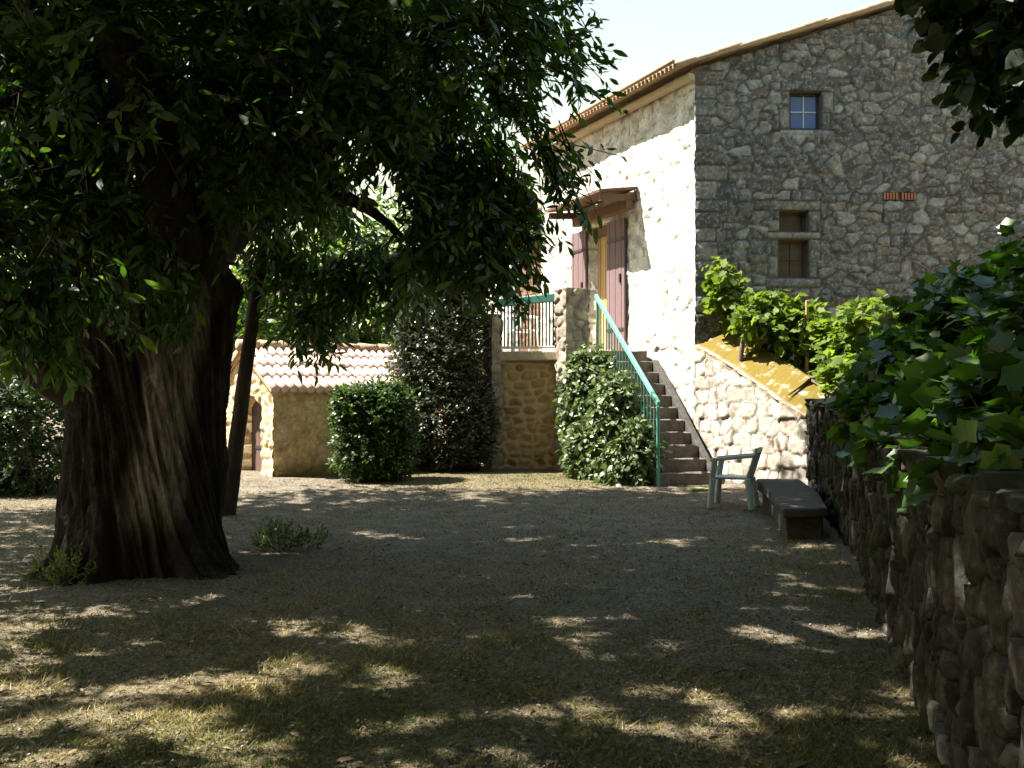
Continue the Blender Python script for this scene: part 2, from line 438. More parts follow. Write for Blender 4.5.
def sample(lobes, n, r, shell=.35, boxy=False):
    w = np.array([l[2] for l in lobes], float); w /= w.sum()
    li = r.choice(len(lobes), n, p=w)
    C = np.array([l[0] for l in lobes], float)[li]; R = np.array([l[1] for l in lobes], float)[li]
    d = nrm(r.normal(size=(n, 3)))
    if boxy:
        d = r.random((n, 3)) * 2 - 1
        ax = r.integers(0, 3, n); d[np.arange(n), ax] = np.sign(d[np.arange(n), ax])
        d = d / np.maximum((np.abs(d) ** 3.2).sum(1, keepdims=True) ** (1 / 3.2), 1e-6)
    rr = (shell ** 3 + (1 - shell ** 3) * r.random(n)) ** (1 / 3.)
    rr = rr * (1 + .06 * r.normal(size=n) + .14 * (r.random(n) > .95)) if boxy else rr
    return C + R * d * rr[:, None], nrm(d / R), C

def clump(P, s, seed):
    return (vn(P[:, 0] * s + P[:, 2] * s * .7, P[:, 1] * s - P[:, 2] * s * .5, seed) + vn(P[:, 2] * s + 5, (P[:, 0] + P[:, 1]) * s * .8, seed + 4)) / 2

def foliage(lobes, n, seed, per=12, tl=.6, ll=.17, lw=.3, shape=LANCE, droop=.5, shell=.35, thin=None, boxy=False, flat=.6, cs=1.2, clipz=None, keep=None, lkeep=None):
    """returns leaf mesh arrays and the twig segments that carry them"""
    r = np.random.default_rng(seed)
    P, O, C = sample(lobes, n, r, shell, boxy)
    if thin is not None:
        kp = clump(P, cs, seed) > thin; P, O, C = P[kp], O[kp], C[kp]
    if keep is not None:
        kp = keep(P); P, O, C = P[kp], O[kp], C[kp]
    n = len(P)
    Td = nrm(O * .8 + r.normal(size=(n, 3)) * .45 + np.array([0, 0, -droop]))
    t = (np.arange(per) + .5) / per
    tlv = tl * r.uniform(.6, 1.2, n)
    pos = P[:, None, :] + Td[:, None, :] * (t[None, :, None] - .4) * tlv[:, None, None]
    pos[..., 2] -= droop * .35 * tlv[:, None] * t[None] ** 2
    side = nrm(np.cross(Td, np.array([0, 0, 1.]) + r.normal(size=(n, 3)) * .2))
    alt = np.where(np.arange(per) % 2 == 0, 1., -1.)
    Dl = Td[:, None, :] * .7 + side[:, None, :] * alt[None, :, None] * .8 + r.normal(size=(n, per, 3)) * .35
    Dl[..., 2] -= droop * .6
    Dl = nrm(Dl).reshape(-1, 3)
    Nl = np.array([0, 0, 1.]) * flat + r.normal(size=(n * per, 3)) * .5 + np.repeat(O, per, 0) * .35
    P2 = pos.reshape(-1, 3) + r.normal(size=(n * per, 3)) * tl * .04
    L = ll * r.uniform(.6, 1.2, n * per)
    ok = np.ones(len(P2), bool)
    if clipz is not None: ok = P2[:, 2] > clipz
    if lkeep is not None: ok &= lkeep(P2)
    V, polys, c = leaves(P2[ok], Dl[ok], nrm(Nl[ok]), L[ok], lw, shape, r)
    if lkeep is not None: kk = lkeep(P); P = P[kk]; Td = Td[kk]; tlv = tlv[kk]
    a = P - Td * .5 * tlv[:, None]; b = P + Td * .6 * tlv[:, None]; b[:, 2] -= droop * .35 * tlv
    return V, polys, c, a, b

def twigs_mesh(A, B, rad_, seed=0):
    n = len(A); d = nrm(B - A)
    s = nrm(np.cross(d, np.array([.3, .2, 1.]))); t = np.cross(d, s)
    V = []
    for P, q in ((A, 1.), (B, .35)):
        for k in range(3):
            an = k * 2.0944
            V.append(P + rad_ * q * (s * math.cos(an) + t * math.sin(an)))
    V = np.stack(V, 1).reshape(-1, 3)
    off = np.arange(n) * 6
    F = np.array([(0, 1, 4, 3), (1, 2, 5, 4), (2, 0, 3, 5)])
    return V, [(F[None] + off[:, None, None]).reshape(-1, 4)]

def tube_arr(pts, radii, seg=12, sub=8, rough=.0, seed=0, freq=3., cap=True):
    P = np.array(pts, float); R = np.array(radii, float)
    out = []; ro = []
    n = len(P)
    for i in range(n - 1):
        p0 = P[max(i - 1, 0)]; p1 = P[i]; p2 = P[i + 1]; p3 = P[min(i + 2, n - 1)]
        for k in range(sub):
            t = k / sub
            out.append(.5 * (2 * p1 + (p2 - p0) * t + (2 * p0 - 5 * p1 + 4 * p2 - p3) * t * t + (3 * p1 - p0 - 3 * p2 + p3) * t ** 3))
            ro.append(R[i] * (1 - t) + R[i + 1] * t)
    out.append(P[-1]); ro.append(R[-1])
    C = np.array(out); R = np.array(ro)
    T = nrm(np.gradient(C, axis=0))
    ref = np.array([1., .13, .07]) if abs(T[0][2]) > .5 else np.array([.05, .1, 1.])
    s = nrm(np.cross(T, ref)); t = np.cross(T, s)
    C = np.vstack([C[:1], C, C[-1:]]); T = np.vstack([T[:1], T, T[-1:]]); s = np.vstack([s[:1], s, s[-1:]]); t = np.vstack([t[:1], t, t[-1:]])
    R = np.concatenate([[R[0] * .02], R, [R[-1] * .02]])      # closed ends
    an = np.linspace(0, 2 * math.pi, seg, endpoint=False)
    arc = np.concatenate([[0], np.cumsum(np.linalg.norm(np.diff(C, axis=0), axis=1))])
    A, Z = np.meshgrid(an, arc)
    r = R[:, None] * np.ones_like(A)
    if rough:
        r = r * (1 + rough * 2 * (fbm(np.cos(A) * freq + 7, np.sin(A) * freq + Z * .9, seed, 4) - .5))
    V = C[:, None, :] + r[..., None] * (np.cos(A)[..., None] * s[:, None, :] + np.sin(A)[..., None] * t[:, None, :])
    m_ = len(C); idx = np.arange(m_ * seg).reshape(m_, seg); nx = np.roll(idx, -1, 1)
    F = np.stack([idx[:-1], nx[:-1], nx[1:], idx[1:]], -1).reshape(-1, 4)
    return V.reshape(-1, 3), F

class Arr:
    def __init__(s): s.V = []; s.P = []; s.C = []; s.n = 0
    def add(s, V, polys, c=None):
        s.V.append(V); s.P += [p + s.n for p in polys]; s.n += len(V)
        if c is not None: s.C.append(c)
    def tube(s, *a, **k):
        V, F = tube_arr(*a, **k); s.add(V, [F])
    def build(s, name, mat, parent=None, key='leaf', smooth=False):
        at = {key: np.concatenate(s.C)} if s.C else None
        return mesh(name, np.concatenate(s.V), s.P, mat, parent, at, smooth)

# ------------------------------------------------------------------ camera, light
F_PX = 995.0
cam = D.cameras.new("camera"); co = D.objects.new("camera", cam); COL.objects.link(co)
cam.sensor_width = 36; cam.lens = F_PX / 1024 * 36
cam.clip_end = 2000; cam.clip_start = .05
co.location = (0, 0, 1.6); co.rotation_euler = (rad(90 + .633), 0, 0)
SC.camera = co

EL = 57.0; HX, HY = -0.998, 0.06
sd = Vector((HX * math.cos(rad(EL)), HY * math.cos(rad(EL)), math.sin(rad(EL)))).normalized()
sl = D.lights.new("sun", 'SUN'); sl.energy = 5.0; sl.angle = rad(.53); sl.color = (1, .95, .86)
so = D.objects.new("sun", sl); COL.objects.link(so)
so.rotation_euler = (-sd).to_track_quat('-Z', 'Y').to_euler(); so.location = (-20, 0, 30)

w = D.worlds.new("World"); SC.world = w; w.use_nodes = True
nt = w.node_tree; bg = nt.nodes["Background"]
sky = nt.nodes.new("ShaderNodeTexSky"); sky.sky_type = 'NISHITA'; sky.sun_disc = False
sky.sun_elevation = rad(EL); sky.sun_rotation = math.atan2(HX, HY)
sky.air_density = 3.0; sky.dust_density = .3; sky.ozone_density = 1.0
nt.links.new(sky.outputs[0], bg.inputs[0]); bg.inputs[1].default_value = .054

SC.view_settings.view_transform = 'Standard'; SC.view_settings.look = 'None'
SC.view_settings.exposure = 2.1; SC.view_settings.gamma = 1
SC.render.engine = 'CYCLES'
SC.cycles.max_bounces = 6; SC.cycles.diffuse_bounces = 3; SC.cycles.glossy_bounces = 2; SC.cycles.transmission_bounces = 3
SC.cycles.use_denoising = True
SC.cycles.caustics_reflective = False; SC.cycles.caustics_refractive = False

# ------------------------------------------------------------------ ground
def gz(x, y):
    x = np.asarray(x, float); y = np.asarray(y, float)
    return .21 * sstep(12.5, 16.5, y) * (1 - .4 * sstep(-5, -9, x)) + .035 * (fbm(x * .7, y * .7, 3, 3) - .5)
def turf(x, y):
    t = fbm(x * .55, y * .55, 21, 4)
    near = .85 - .85 * sstep(4.8, 8.2, y + 1.2 * (fbm(x * .8, y * .5, 5, 3) - .5) * 2)
    right = sstep(1.2, 3.2, x) * sstep(16, 9, y) * .75
    far = sstep(14.4, 15.8, y) * sstep(-3.4, -1.5, x) * sstep(2.6, 1.0, x)
    left = sstep(-3.5, -5.5, x) * .5
    base = np.maximum.reduce([near, right, far, left, np.zeros_like(t)])
    return np.clip(base * (.55 + 1.1 * (t - .3)) + .16 * sstep(.52, .66, t), 0, 1)
xs = np.unique(np.concatenate([np.linspace(-10, 8, 180), np.linspace(-400, -10, 14), np.linspace(8, 400, 14)]))
ys = np.unique(np.concatenate([np.linspace(1, 24, 230), np.linspace(-40, 1, 10), np.linspace(24, 700, 16)]))
Xg, Yg = np.meshgrid(xs, ys, indexing='ij')
Zg = gz(Xg, Yg) + .02 * (fbm(Xg * 3, Yg * 3, 8, 3) - .5)
idx = np.arange(Xg.size).reshape(Xg.shape)
Fg = np.stack([idx[:-1, :-1], idx[1:, :-1], idx[1:, 1:], idx[:-1, 1:]], -1).reshape(-1, 4)
tf = turf(Xg, Yg).ravel()
g = mesh("ground", np.stack([Xg, Yg, Zg], -1).reshape(-1, 3), [Fg], M['ground'], None, {"turf": np.stack([tf, tf, tf], 1)}, True)
tag(g, "shaded stony yard with worn dry turf patches", "ground", kind="structure")

# ------------------------------------------------------------------ house
C = np.array([3.15, 17.07])
TF = nrm(np.array([-.436, 1.0])); NF = np.array([-TF[1], TF[0]]) ; NF = np.array([-.9167, -.3997])
GB = rad(3); TG = np.array([math.cos(GB), math.sin(GB)]); NG = np.array([math.sin(GB), -math.cos(GB)])
def fac(u, off=0.): return C + TF * u + NF * off
def gab(u, off=0.): return C + TG * u + NG * off

house = empty("stone_house", (C[0], C[1], 0), "tall old stone house with a lit pale side wall and a shaded grey gable", "house")
FL = 6.2; EAVE = 7.22
# facade: the path runs so that the outside is on its right (from the far end to the corner)
P_f = [tuple(fac(FL)), tuple(fac(0))]
def fu(u): return FL - u
door_op = dict(u0=fu(3.86), u1=fu(2.98), v0=2.42, v1=5.05, depth=.28)
stone_wall("wall", P_f, EAVE, M['facade'], house, res=.035, rowh=(.14, .3), wid=(.2, .55), joint=.011, depth=.013, warp=.06, seed=3,
           openings=[door_op], specials=[(fu(4.1), 5.05, fu(2.75), 5.32, .5)], rough=.02)
SL = .31; GU = 11.0; RU = 6.4
def gtop(u): return np.where(u < RU, EAVE + SL * u, EAVE + SL * RU - SL * (u - RU))
w1 = dict(u0=1.66, u1=2.22, v0=6.2, v1=6.86, depth=.22)
w2 = dict(u0=1.47, u1=1.98, v0=4.42, v1=4.79, depth=.24)
w3 = dict(u0=1.45, u1=1.98, v0=3.62, v1=4.29, depth=.20)
sp = []
for wq, sc_ in ((w1, .7), (w2, .5), (w3, .55)):
    sp += [(wq['u0'] - .2, wq['v0'], wq['u0'], wq['v0'] + (wq['v1'] - wq['v0']) * .55, .55), (wq['u0'] - .14, wq['v0'] + (wq['v1'] - wq['v0']) * .55, wq['u0'], wq['v1'], .3),
           (wq['u1'], wq['v0'], wq['u1'] + .16, wq['v0'] + (wq['v1'] - wq['v0']) * .45, .35), (wq['u1'], wq['v0'] + (wq['v1'] - wq['v0']) * .45, wq['u1'] + .22, wq['v1'], .6)]
sp += [(1.5, 6.86, 2.4, 7.06, .25), (1.48, 6.05, 2.45, 6.2, .95), (1.25, 4.29, 2.2, 4.42, .95), (1.22, 3.45, 2.2, 3.62, .4), (1.3, 4.79, 2.2, 4.97, .55)]
# dressed corner stones
rq = np.random.default_rng(5); z = 0.
while z < EAVE - .1:
    h = rq.uniform(.2, .36); sp.append((0, z, rq.uniform(.25, .6), z + h, rq.random())); z += h
stone_wall("wall", [tuple(gab(0)), tuple(gab(GU))], gtop, M['gable'], house, res=.03, rowh=(.10, .24), wid=(.14, .46), joint=.025, depth=.034,
           warp=.11, seed=9, sq=7., jit=1.15, openings=[w1, w2, w3, dict(u0=3.29, u1=3.89, v0=4.98, v1=5.12, depth=.02)], specials=sp, rough=.02)

def on_gable(u, z, off): q = gab(u, off); return (q[0], q[1], z)
def on_fac(u, z, off): q = fac(u, off); return (q[0], q[1], z)
def quad_panel(mb, u0, u1, z0, z1, o0, o1, fn):
    V = [fn(u, zz, o) for o in (o0, o1) for u, zz in ((u0, z0), (u1, z0), (u1, z1), (u0, z1))]
    mb.add(V, [(0, 1, 2, 3), (7, 6, 5, 4), (0, 4, 5, 1), (1, 5, 6, 2), (2, 6, 7, 3), (3, 7, 4, 0)])

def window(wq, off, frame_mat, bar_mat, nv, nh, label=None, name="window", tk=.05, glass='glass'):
    mb = MB(); u0, u1, z0, z1 = wq['u0'], wq['u1'], wq['v0'], wq['v1']
    for a, b, c_, d_ in ((u0, u0 + tk, z0, z1), (u1 - tk, u1, z0, z1), (u0 + tk, u1 - tk, z0, z0 + tk), (u0 + tk, u1 - tk, z1 - tk, z1)):
        quad_panel(mb, a, b, c_, d_, off - .04, off + .02, on_gable)
    fr = mb.build(name, frame_mat, house)
    if label: fr["label"] = label
    mb = MB()
    for i in range(1, nv):
        uu = u0 + (u1 - u0) * i / nv; quad_panel(mb, uu - .011, uu + .011, z0 + tk, z1 - tk, off - .02, off + .008, on_gable)
    for i in range(1, nh):
        zz = z0 + (z1 - z0) * i / nh
        for j in range(nv):
            a = u0 + tk if j == 0 else u0 + (u1 - u0) * j / nv + .011
            b = u1 - tk if j == nv - 1 else u0 + (u1 - u0) * (j + 1) / nv - .011
            quad_panel(mb, a, b, zz - .011, zz + .011, off - .02, off + .008, on_gable)
    if nv > 1 or nh > 1:
        o = mb.build("glazing_bar", bar_mat, fr); o.location = (0, 0, 0)
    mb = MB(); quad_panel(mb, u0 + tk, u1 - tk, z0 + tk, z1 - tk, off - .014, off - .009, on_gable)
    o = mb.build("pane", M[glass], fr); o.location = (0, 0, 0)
    return fr
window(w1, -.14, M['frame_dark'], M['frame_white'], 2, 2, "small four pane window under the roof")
window(w2, -.2, M['wood_dark'], M['wood_dark'], 1, 1, "tiny upper light of the lower window", glass='pane_dull')
window(w3, -.16, M['wood_dark'], M['wood_dark'], 2, 2, "lower window with brown frame", glass='pane_dull')
# air brick: two groups of terracotta fins
for a in (3.30, 3.62):
    mb = MB(); mv = MB()
    quad_panel(mv, a, a + .26, 4.985, 5.115, -.019, -.012, on_gable)
    vb = mv.build("air_brick", M['void'], house)
    for k in range(5):
        mb = MB(); quad_panel(mb, a + .002 + k * .054, a + .03 + k * .054, 4.99, 5.11, -.012, .035, on_gable)
        o = mb.build("fin", M['brick'], vb); o.location = (0, 0, 0)

# door and shutters
mb = MB()
nb = 8
for k in range(nb):
    a = 2.98 + (3.86 - 2.98) * k / nb
    quad_panel(mb, a + .006, a + (.88 / nb) - .006, 2.44, 4.86, -.24, -.205 + .006 * (k % 2), on_fac)
dr = mb.build("door", M['wood_tan'], house)
mb = MB(); quad_panel(mb, 2.98, 3.86, 4.86, 5.05, -.24, -.08, on_fac); mb.build("door_lintel", M['wood_dark'], house)
for a, b in ((2.28, 2.97), (3.88, 4.52)):
    mb = MB(); nn_ = 6
    for k in range(nn_):
        u0 = a + (b - a) * k / nn_; quad_panel(mb, u0 + .004, u0 + (b - a) / nn_ - .004, 2.5, 5.02, .05, .085 + .004 * (k % 2), on_fac)
    sh = mb.build("shutter", M['wood_red'], house)
    for zz in (2.85, 4.6):
        mb = MB(); quad_panel(mb, a + .03, b - .03, zz, zz + .05, .0895, .105, on_fac)
        o = mb.build("hinge_strap", M['iron'], sh); o.location = (0, 0, 0)
    mb = MB(); quad_panel(mb, a + .12, a + .16, 3.78, 3.95, .09, .12, on_fac)
    o = mb.build("latch", M['iron'], sh); o.location = (0, 0, 0)
# porch canopy
cp = MB()
q = [on_fac(1.88, 5.50, .02), on_fac(4.25, 5.50, .02), on_fac(4.25, 5.38, .85), on_fac(1.88, 5.38, .85)]
up_ = [(x, y, z_ + .05) for x, y, z_ in q]
cp.add(q + up_, [(0, 1, 2, 3), (7, 6, 5, 4), (0, 4, 5, 1), (1, 5, 6, 2), (2, 6, 7, 3), (3, 7, 4, 0)])
can = cp.build("porch_canopy", M['wood_dark'], house)
for u in (2.0, 4.14):
    mb = MB(); mb.beam(on_fac(u, 5.36, .0), on_fac(u, 5.30, .78), .1, .12)
    o = mb.build("bracket", M['wood_dark'], can); o.location = (0, 0, 0)
for p0, p1, w_, h_ in ((on_fac(1.95, 5.22, .16), on_fac(4.2, 5.22, .16), .14, .2),):
    mb = MB(); mb.beam(p0, p1, w_, h_); o = mb.build("beam", M['wood_dark'], can); o.location = (0, 0, 0)
# roof: slab, soffit and canal tiles
def roof_plane(name_parent, a0, a1, b0, b1, tile_mat, pitch=.21, amp=.05, thick=.08, soffit_mat=None, prefix="roof"):
    """a0-a1 the eave, b0-b1 the ridge (3d points)"""
    a0, a1, b0, b1 = map(lambda v: np.array(v, float), (a0, a1, b0, b1))
    mb = MB(); dn = np.array([0, 0, -thick])
    V = [a0, a1, b1, b0] + [v + dn for v in (a0, a1, b1, b0)]
    mb.add([tuple(v) for v in V], [(0, 1, 2, 3), (7, 6, 5, 4), (0, 4, 5, 1), (1, 5, 6, 2), (2, 6, 7, 3), (3, 7, 4, 0)])
    slab = mb.build(prefix, soffit_mat or M['soffit'], name_parent)
    L = np.linalg.norm(a1 - a0); n = int(L / pitch)
    A = Arr()
    rr = np.random.default_rng(int(L * 100))
    nrow = max(1, int(np.linalg.norm(b0 - a0) / .38))
    for k in range(n + 1):
        t = min((k + .5) / n, 1.0) if k < n else None
        if t is None: continue
        p = a0 + (a1 - a0) * t; q_ = b0 + (b1 - b0) * t
        for j in range(nrow):
            s0 = j / nrow; s1 = (j + 1.12) / nrow
            pp = p + (q_ - p) * (s0 - (.05 / nrow if j == 0 else 0)); qq = p + (q_ - p) * min(s1, 1.0)
            jz = rr.uniform(-.012, .012)
            V, Fq = tube_arr([pp + [0, 0, amp * .55 + jz], qq + [0, 0, amp * .2 + jz]], [pitch * .47, pitch * .40], seg=9, sub=1)
            A.add(V, [Fq])
    o = A.build("tile", tile_mat, slab, smooth=True); o.location = (0, 0, 0)
    return slab
e0 = on_fac(-.07, EAVE + .0, .42); e1 = on_fac(FL + .1, EAVE + .0, .42)
def z_at(off): return EAVE
rg0 = gab(RU, .07); rgz = EAVE + SL * (RU) + .12
rg1 = rg0 + TF * (FL + .2)
roof_plane(house, (e0[0], e0[1], EAVE + .0), (e1[0], e1[1], EAVE + .0), (rg0[0], rg0[1], rgz), (rg1[0], rg1[1], rgz), M['tile'], .13, .01, .05)
g0 = gab(GU, .07); g1 = g0 + TF * (FL + .2)
roof_plane(house, (g1[0], g1[1], EAVE + .3), (g0[0], g0[1], EAVE + .3), (rg1[0], rg1[1], rgz), (rg0[0], rg0[1], rgz), M['tile'], .13, .01, .05)
# rafter tails and cornice under the eave
mb = MB()
quad_panel(mb, -.05, FL, EAVE - .22, EAVE - .1, .03, .16, on_fac)
mb.build("cornice", M['slab'], house, bevel=.02)
# gutter along the eave
gt = Arr(); gt.tube([on_fac(-.1, EAVE + .03, .50), on_fac(FL, EAVE + .03, .50)], [.035, .035], seg=8, sub=2)
gt.build("gutter", M['soffit'], house, smooth=True)
# rear side
bk = MB(); bp = [gab(GU), gab(GU) + TF * FL, fac(FL)]
bk.prism([tuple(bp[0] - TG * .05 + TF * .1), tuple(bp[1] - TG * .05 - TF * .1), tuple(bp[2] + TG * .4 - TF * .1), tuple(bp[2] + TG * .4 - TF * .15), tuple(bp[1] - TG * .1 - TF * .15), tuple(bp[0] - TG * .1 + TF * .1)], 0, EAVE)
bk.build("rear_wall", M['slab'], house)

# lower wing beyond
F1 = fac(FL)
wing = empty("house_wing", (F1[0], F1[1], 0), "lower pale wing of the house behind the terrace with a brown recessed opening", "house")
WL = 7.5; WH = 5.75
def wgu(u): return WL - u
pA = F1 + TF * (WL) - NF * .12; pB = F1 - NF * .12
stone_wall("wall", [tuple(pA), tuple(pB)], WH, M['facade'], wing, res=.05, rowh=(.15, .3), wid=(.2, .55), joint=.012, depth=.015, warp=.05, seed=31,
           openings=[dict(u0=wgu(2.0), u1=wgu(.22), v0=2.45, v1=5.45, depth=.22)])
def on_wing(u, z_, off): q_ = F1 + TF * u + NF * (off - .12); return (q_[0], q_[1], z_)
stone_wall("infill_wall", [tuple(F1 + TF * 1.99 - NF * .32), tuple(F1 + TF * .23 - NF * .32)], 2.99, M['infill'], wing, z0=2.45, res=.05, rowh=(.1, .2), wid=(.15, .35), seed=33)
wr0 = on_wing(-.05, WH, .35); wr1 = on_wing(WL, WH, .35); wr2 = on_wing(-.05, WH + 1.1, -3.5); wr3 = on_wing(WL, WH + 1.1, -3.5)
roof_plane(wing, wr0, wr1, wr2, wr3, M['tile'], .25, .05, .1)

# ------------------------------------------------------------------ staircase
S_ = nrm(np.array([-.26, .966])); A_ = np.array([S_[1], -S_[0]])
ST = np.array([2.24, 15.5]); SZ = .17; RI = .204; GO = .268; SW = .98
stair = empty("stone_staircase", (ST[0], ST[1], SZ), "worn stone steps climbing along the pale house wall to the terrace", "staircase")
rs = np.random.default_rng(4)
for k in range(11):
    f0 = ST + S_ * GO * k; f1 = ST + S_ * GO * (k + 1.0 if k < 10 else 1.6 + 9.9)
    zt = SZ + RI * (k + 1)
    mb = MB()
    nseg = 8
    fr = []
    for i in range(nseg + 1):
        p_ = f0 + A_ * SW * i / nseg + S_ * rs.uniform(-.02, .012); fr.append(tuple(p_))
    # body
    poly = fr + [tuple(f1 + A_ * SW - S_ * .002), tuple(f1 - S_ * .002)]
    zz = [zt + rs.uniform(-.012, .006) for _ in fr] + [zt, zt]
    mb.prism(poly, 0.0, zz)
    mb.build("step", M['step'], stair, bevel=.015)
mb = MB()
q0 = ST + A_ * (SW + .003); q1 = ST + S_ * GO * 9.2 + A_ * (SW + .003)
poly = [tuple(q0 - S_ * .05), tuple(q0 - S_ * .05 + A_ * .1), tuple(q1 + A_ * .16), tuple(q1)]
mb.prism(poly, 0.05, [SZ + .12, SZ + .12, SZ + RI * 9.2 + .20, SZ + RI * 9.2 + .20])
mb.build("stringer", M['bench'], stair, bevel=.02)

# railing of the stair
def sp3(k, z_, off=.04):
    q_ = ST + S_ * GO * k + A_ * off; return (q_[0], q_[1], z_)
rail = empty("stair_railing", sp3(0, SZ), "green painted metal handrail sloping down the left of the stone steps", "railing")
mb = MB(); mb.beam(sp3(-.05, 1.46), sp3(10.6, 3.42), .05, .085); mb.build("top_rail", M['green_paint'], rail, bevel=.012)
mb = MB(); mb.beam(sp3(.0, .1), sp3(.0, 1.43), .05, .05, up=(1, 0, 0)); mb.build("post", M['green_paint'], rail, bevel=.006)
mb = MB(); mb.beam(sp3(10.3, 2.4), sp3(10.3, 3.33), .05, .05, up=(1, 0, 0)); mb.build("post", M['green_paint'], rail, bevel=.006)
for k in range(1, 20):
    kk = .5 * k
    zb = SZ + RI * (math.floor(kk) + 1); ztp = 1.42 + (3.38 - 1.42) * kk / 10.6
    mb = MB(); mb.beam(sp3(kk + .08, zb), sp3(kk + .08, ztp), .018, .018, up=(1, 0, 0)); mb.build("baluster", M['green_paint'], rail)

# ------------------------------------------------------------------ terrace
TZ = SZ + RI * 11 + .005
terr = empty("stone_terrace", (.2, 18.6, .2), "raised stone terrace with ochre front wall and pale pillars before the house door", "terrace")
tl_ = (-.42, 18.85); tr_ = (.95, 18.62)
stone_wall("front_wall", [tl_, tr_], 2.06, M['terrace'], terr, z0=.12, res=.025, rowh=(.1, .22), wid=(.14, .42), joint=.045, depth=.03, warp=.05, seed=41)
stone_wall("side_wall", [(-1.55, 21.6), tl_], 2.06, M['terrace'], terr, z0=.12, res=.05, seed=43)
mb = MB()
topst = ST + S_ * GO * 10.62
slab_poly = [(-.5, 18.72), (.98, 18.47), (1.2, 18.8), tuple(topst), tuple(topst + A_ * SW), tuple(fac(2.0, .05)), tuple(fac(6.1, .05)), (-1.65, 21.7)]
mb.prism(slab_poly, TZ - .17, TZ)
mb.build("slab", M['slab'], terr, bevel=.02)
def pillar(cx, cy, wx, wy, rot, h, seed, z0=.1):
    c_, s_ = math.cos(rad(rot)), math.sin(rad(rot))
    pts = [(cx + c_ * a - s_ * b, cy + s_ * a + c_ * b) for a, b in ((-wx / 2, -wy / 2), (wx / 2, -wy / 2), (wx / 2, wy / 2), (-wx / 2, wy / 2))]
    o = stone_wall("pillar", pts, h, M['pillar'], terr, z0=z0, res=.025, rowh=(.14, .28), wid=(.2, .45), joint=.03, depth=.035, warp=.05, seed=seed, closed=True)
    mb = MB(); mb.prism([tuple(np.array(p_) * .97 + np.array((cx, cy)) * .03) for p_ in pts], z0 + h - .1, z0 + h + .02); mb_o = mb.build("cap", M['pillar'], o, bevel=.015, rough=.02)
    mb_o.location = (0, 0, 0)
pillar(1.10, 18.45, .46, .46, 25, 3.45, 51)
pillar(-.36, 18.78, .22, .30, 32, 3.0, 52)

tr = empty("terrace_railing", (.2, 18.6, TZ), "green topped balustrade of thin bars on the terrace edge", "railing")
ra = np.array((-.30, 18.70)); rb = np.array((.80, 18.53))
def rp(t, z_): q_ = ra + (rb - ra) * t; return (q_[0], q_[1], z_)
mb = MB(); mb.beam(rp(0, 3.32), rp(1, 3.42), .07, .16); mb.build("top_rail", M['green_paint'], tr, bevel=.02)
mb = MB(); mb.beam(rp(0, TZ + .07), rp(1, TZ + .07), .04, .05); mb.build("bottom_rail", M['white_paint'], tr, bevel=.008)
for k in range(17):
    t = (k + .5) / 17; mb = MB(); mb.beam(rp(t, TZ + .095), rp(t, 3.24 + .1 * t), .026, .03, up=(1, 0, 0)); mb.build("bar", M['green_dark'], tr)

# ------------------------------------------------------------------ plastic chairs
def plastic_chair(name, loc, rot, mat, label):
    """armchair facing local +x"""
    e = empty(name, loc, label, "chair")
    c_, s_ = math.cos(rad(rot)), math.sin(rad(rot))
    def q(x, y, z_): return (loc[0] + c_ * x - s_ * y, loc[1] + s_ * x + c_ * y, loc[2] + z_)
    def bar(pts, w_, h_): 
        A = Arr(); V, Fq = tube_arr([q(*p_) for p_ in pts], [1] * len(pts), seg=4, sub=1); return A
    mb = MB()
    V = [q(x, y, z_) for z_ in (.40, .435) for x, y in ((.25, -.22), (.25, .22), (-.2, .20), (-.2, -.20))]
    mb.add(V, [(3, 2, 1, 0), (4, 5, 6, 7), (0, 1, 5, 4), (1, 2, 6, 5), (2, 3, 7, 6), (3, 0, 4, 7)])
    mb.build("seat", mat, e, bevel=.015)
    for x, y, xx, yy in ((.25, -.25, .29, -.27), (.25, .25, .29, .27), (-.21, -.22, -.27, -.24), (-.21, .22, -.27, .24)):
        mb = MB(); mb.beam(q(xx, yy, 0), q(x, y, .42), .10 if x > 0 else .08, .075, up=(1, 0, 0)); mb.build("leg", mat, e, bevel=.02)
    for y in (-.26, .26):
        mb = MB()
        mb.beam(q(.26, y, .40), q(.22, y, .66), .06, .075, up=(1, 0, 0))
        mb.beam(q(.28, y, .665), q(-.30, y * .93, .73), .07, .045)
        mb.build("armrest", mat, e, bevel=.012)
    mb = MB()
    for y in (-.22, .22): mb.beam(q(-.2, y, .40), q(-.33, y, .80), .05, .035, up=(1, 0, 0))
    mb.beam(q(-.33, -.245, .80), q(-.33, .245, .80), .035, .07)
    for y in (-.13, -.045, .045, .13): mb.beam(q(-.205, y, .42), q(-.322, y, .78), .045, .015, up=(1, 0, 0))
    mb.build("backrest", mat, e, bevel=.008)
    return e
cx_, cy_ = 3.07, 13.75
plastic_chair("plastic_armchair", (cx_, cy_, float(gz(cx_, cy_))), 158, M['green_plastic'], "grey green plastic armchair standing in the shade at the foot of the steps")
plastic_chair("plastic_armchair", (.20, 19.3, TZ), -75, M['white_plastic'], "white plastic armchair on the terrace behind the railing")

# mat at the stair foot
mb = MB(); mb.prism([(2.72, 15.02), (3.28, 15.15), (3.2, 15.42), (2.64, 15.3)], .165, .19)
mt = mb.build("doormat", M['mat'], None, bevel=.006, rough=.01); tag(mt, "thin faded green mat lying at the foot of the stone steps", "mat")
mt.location.z = float(gz(3, 15.2)) - .168

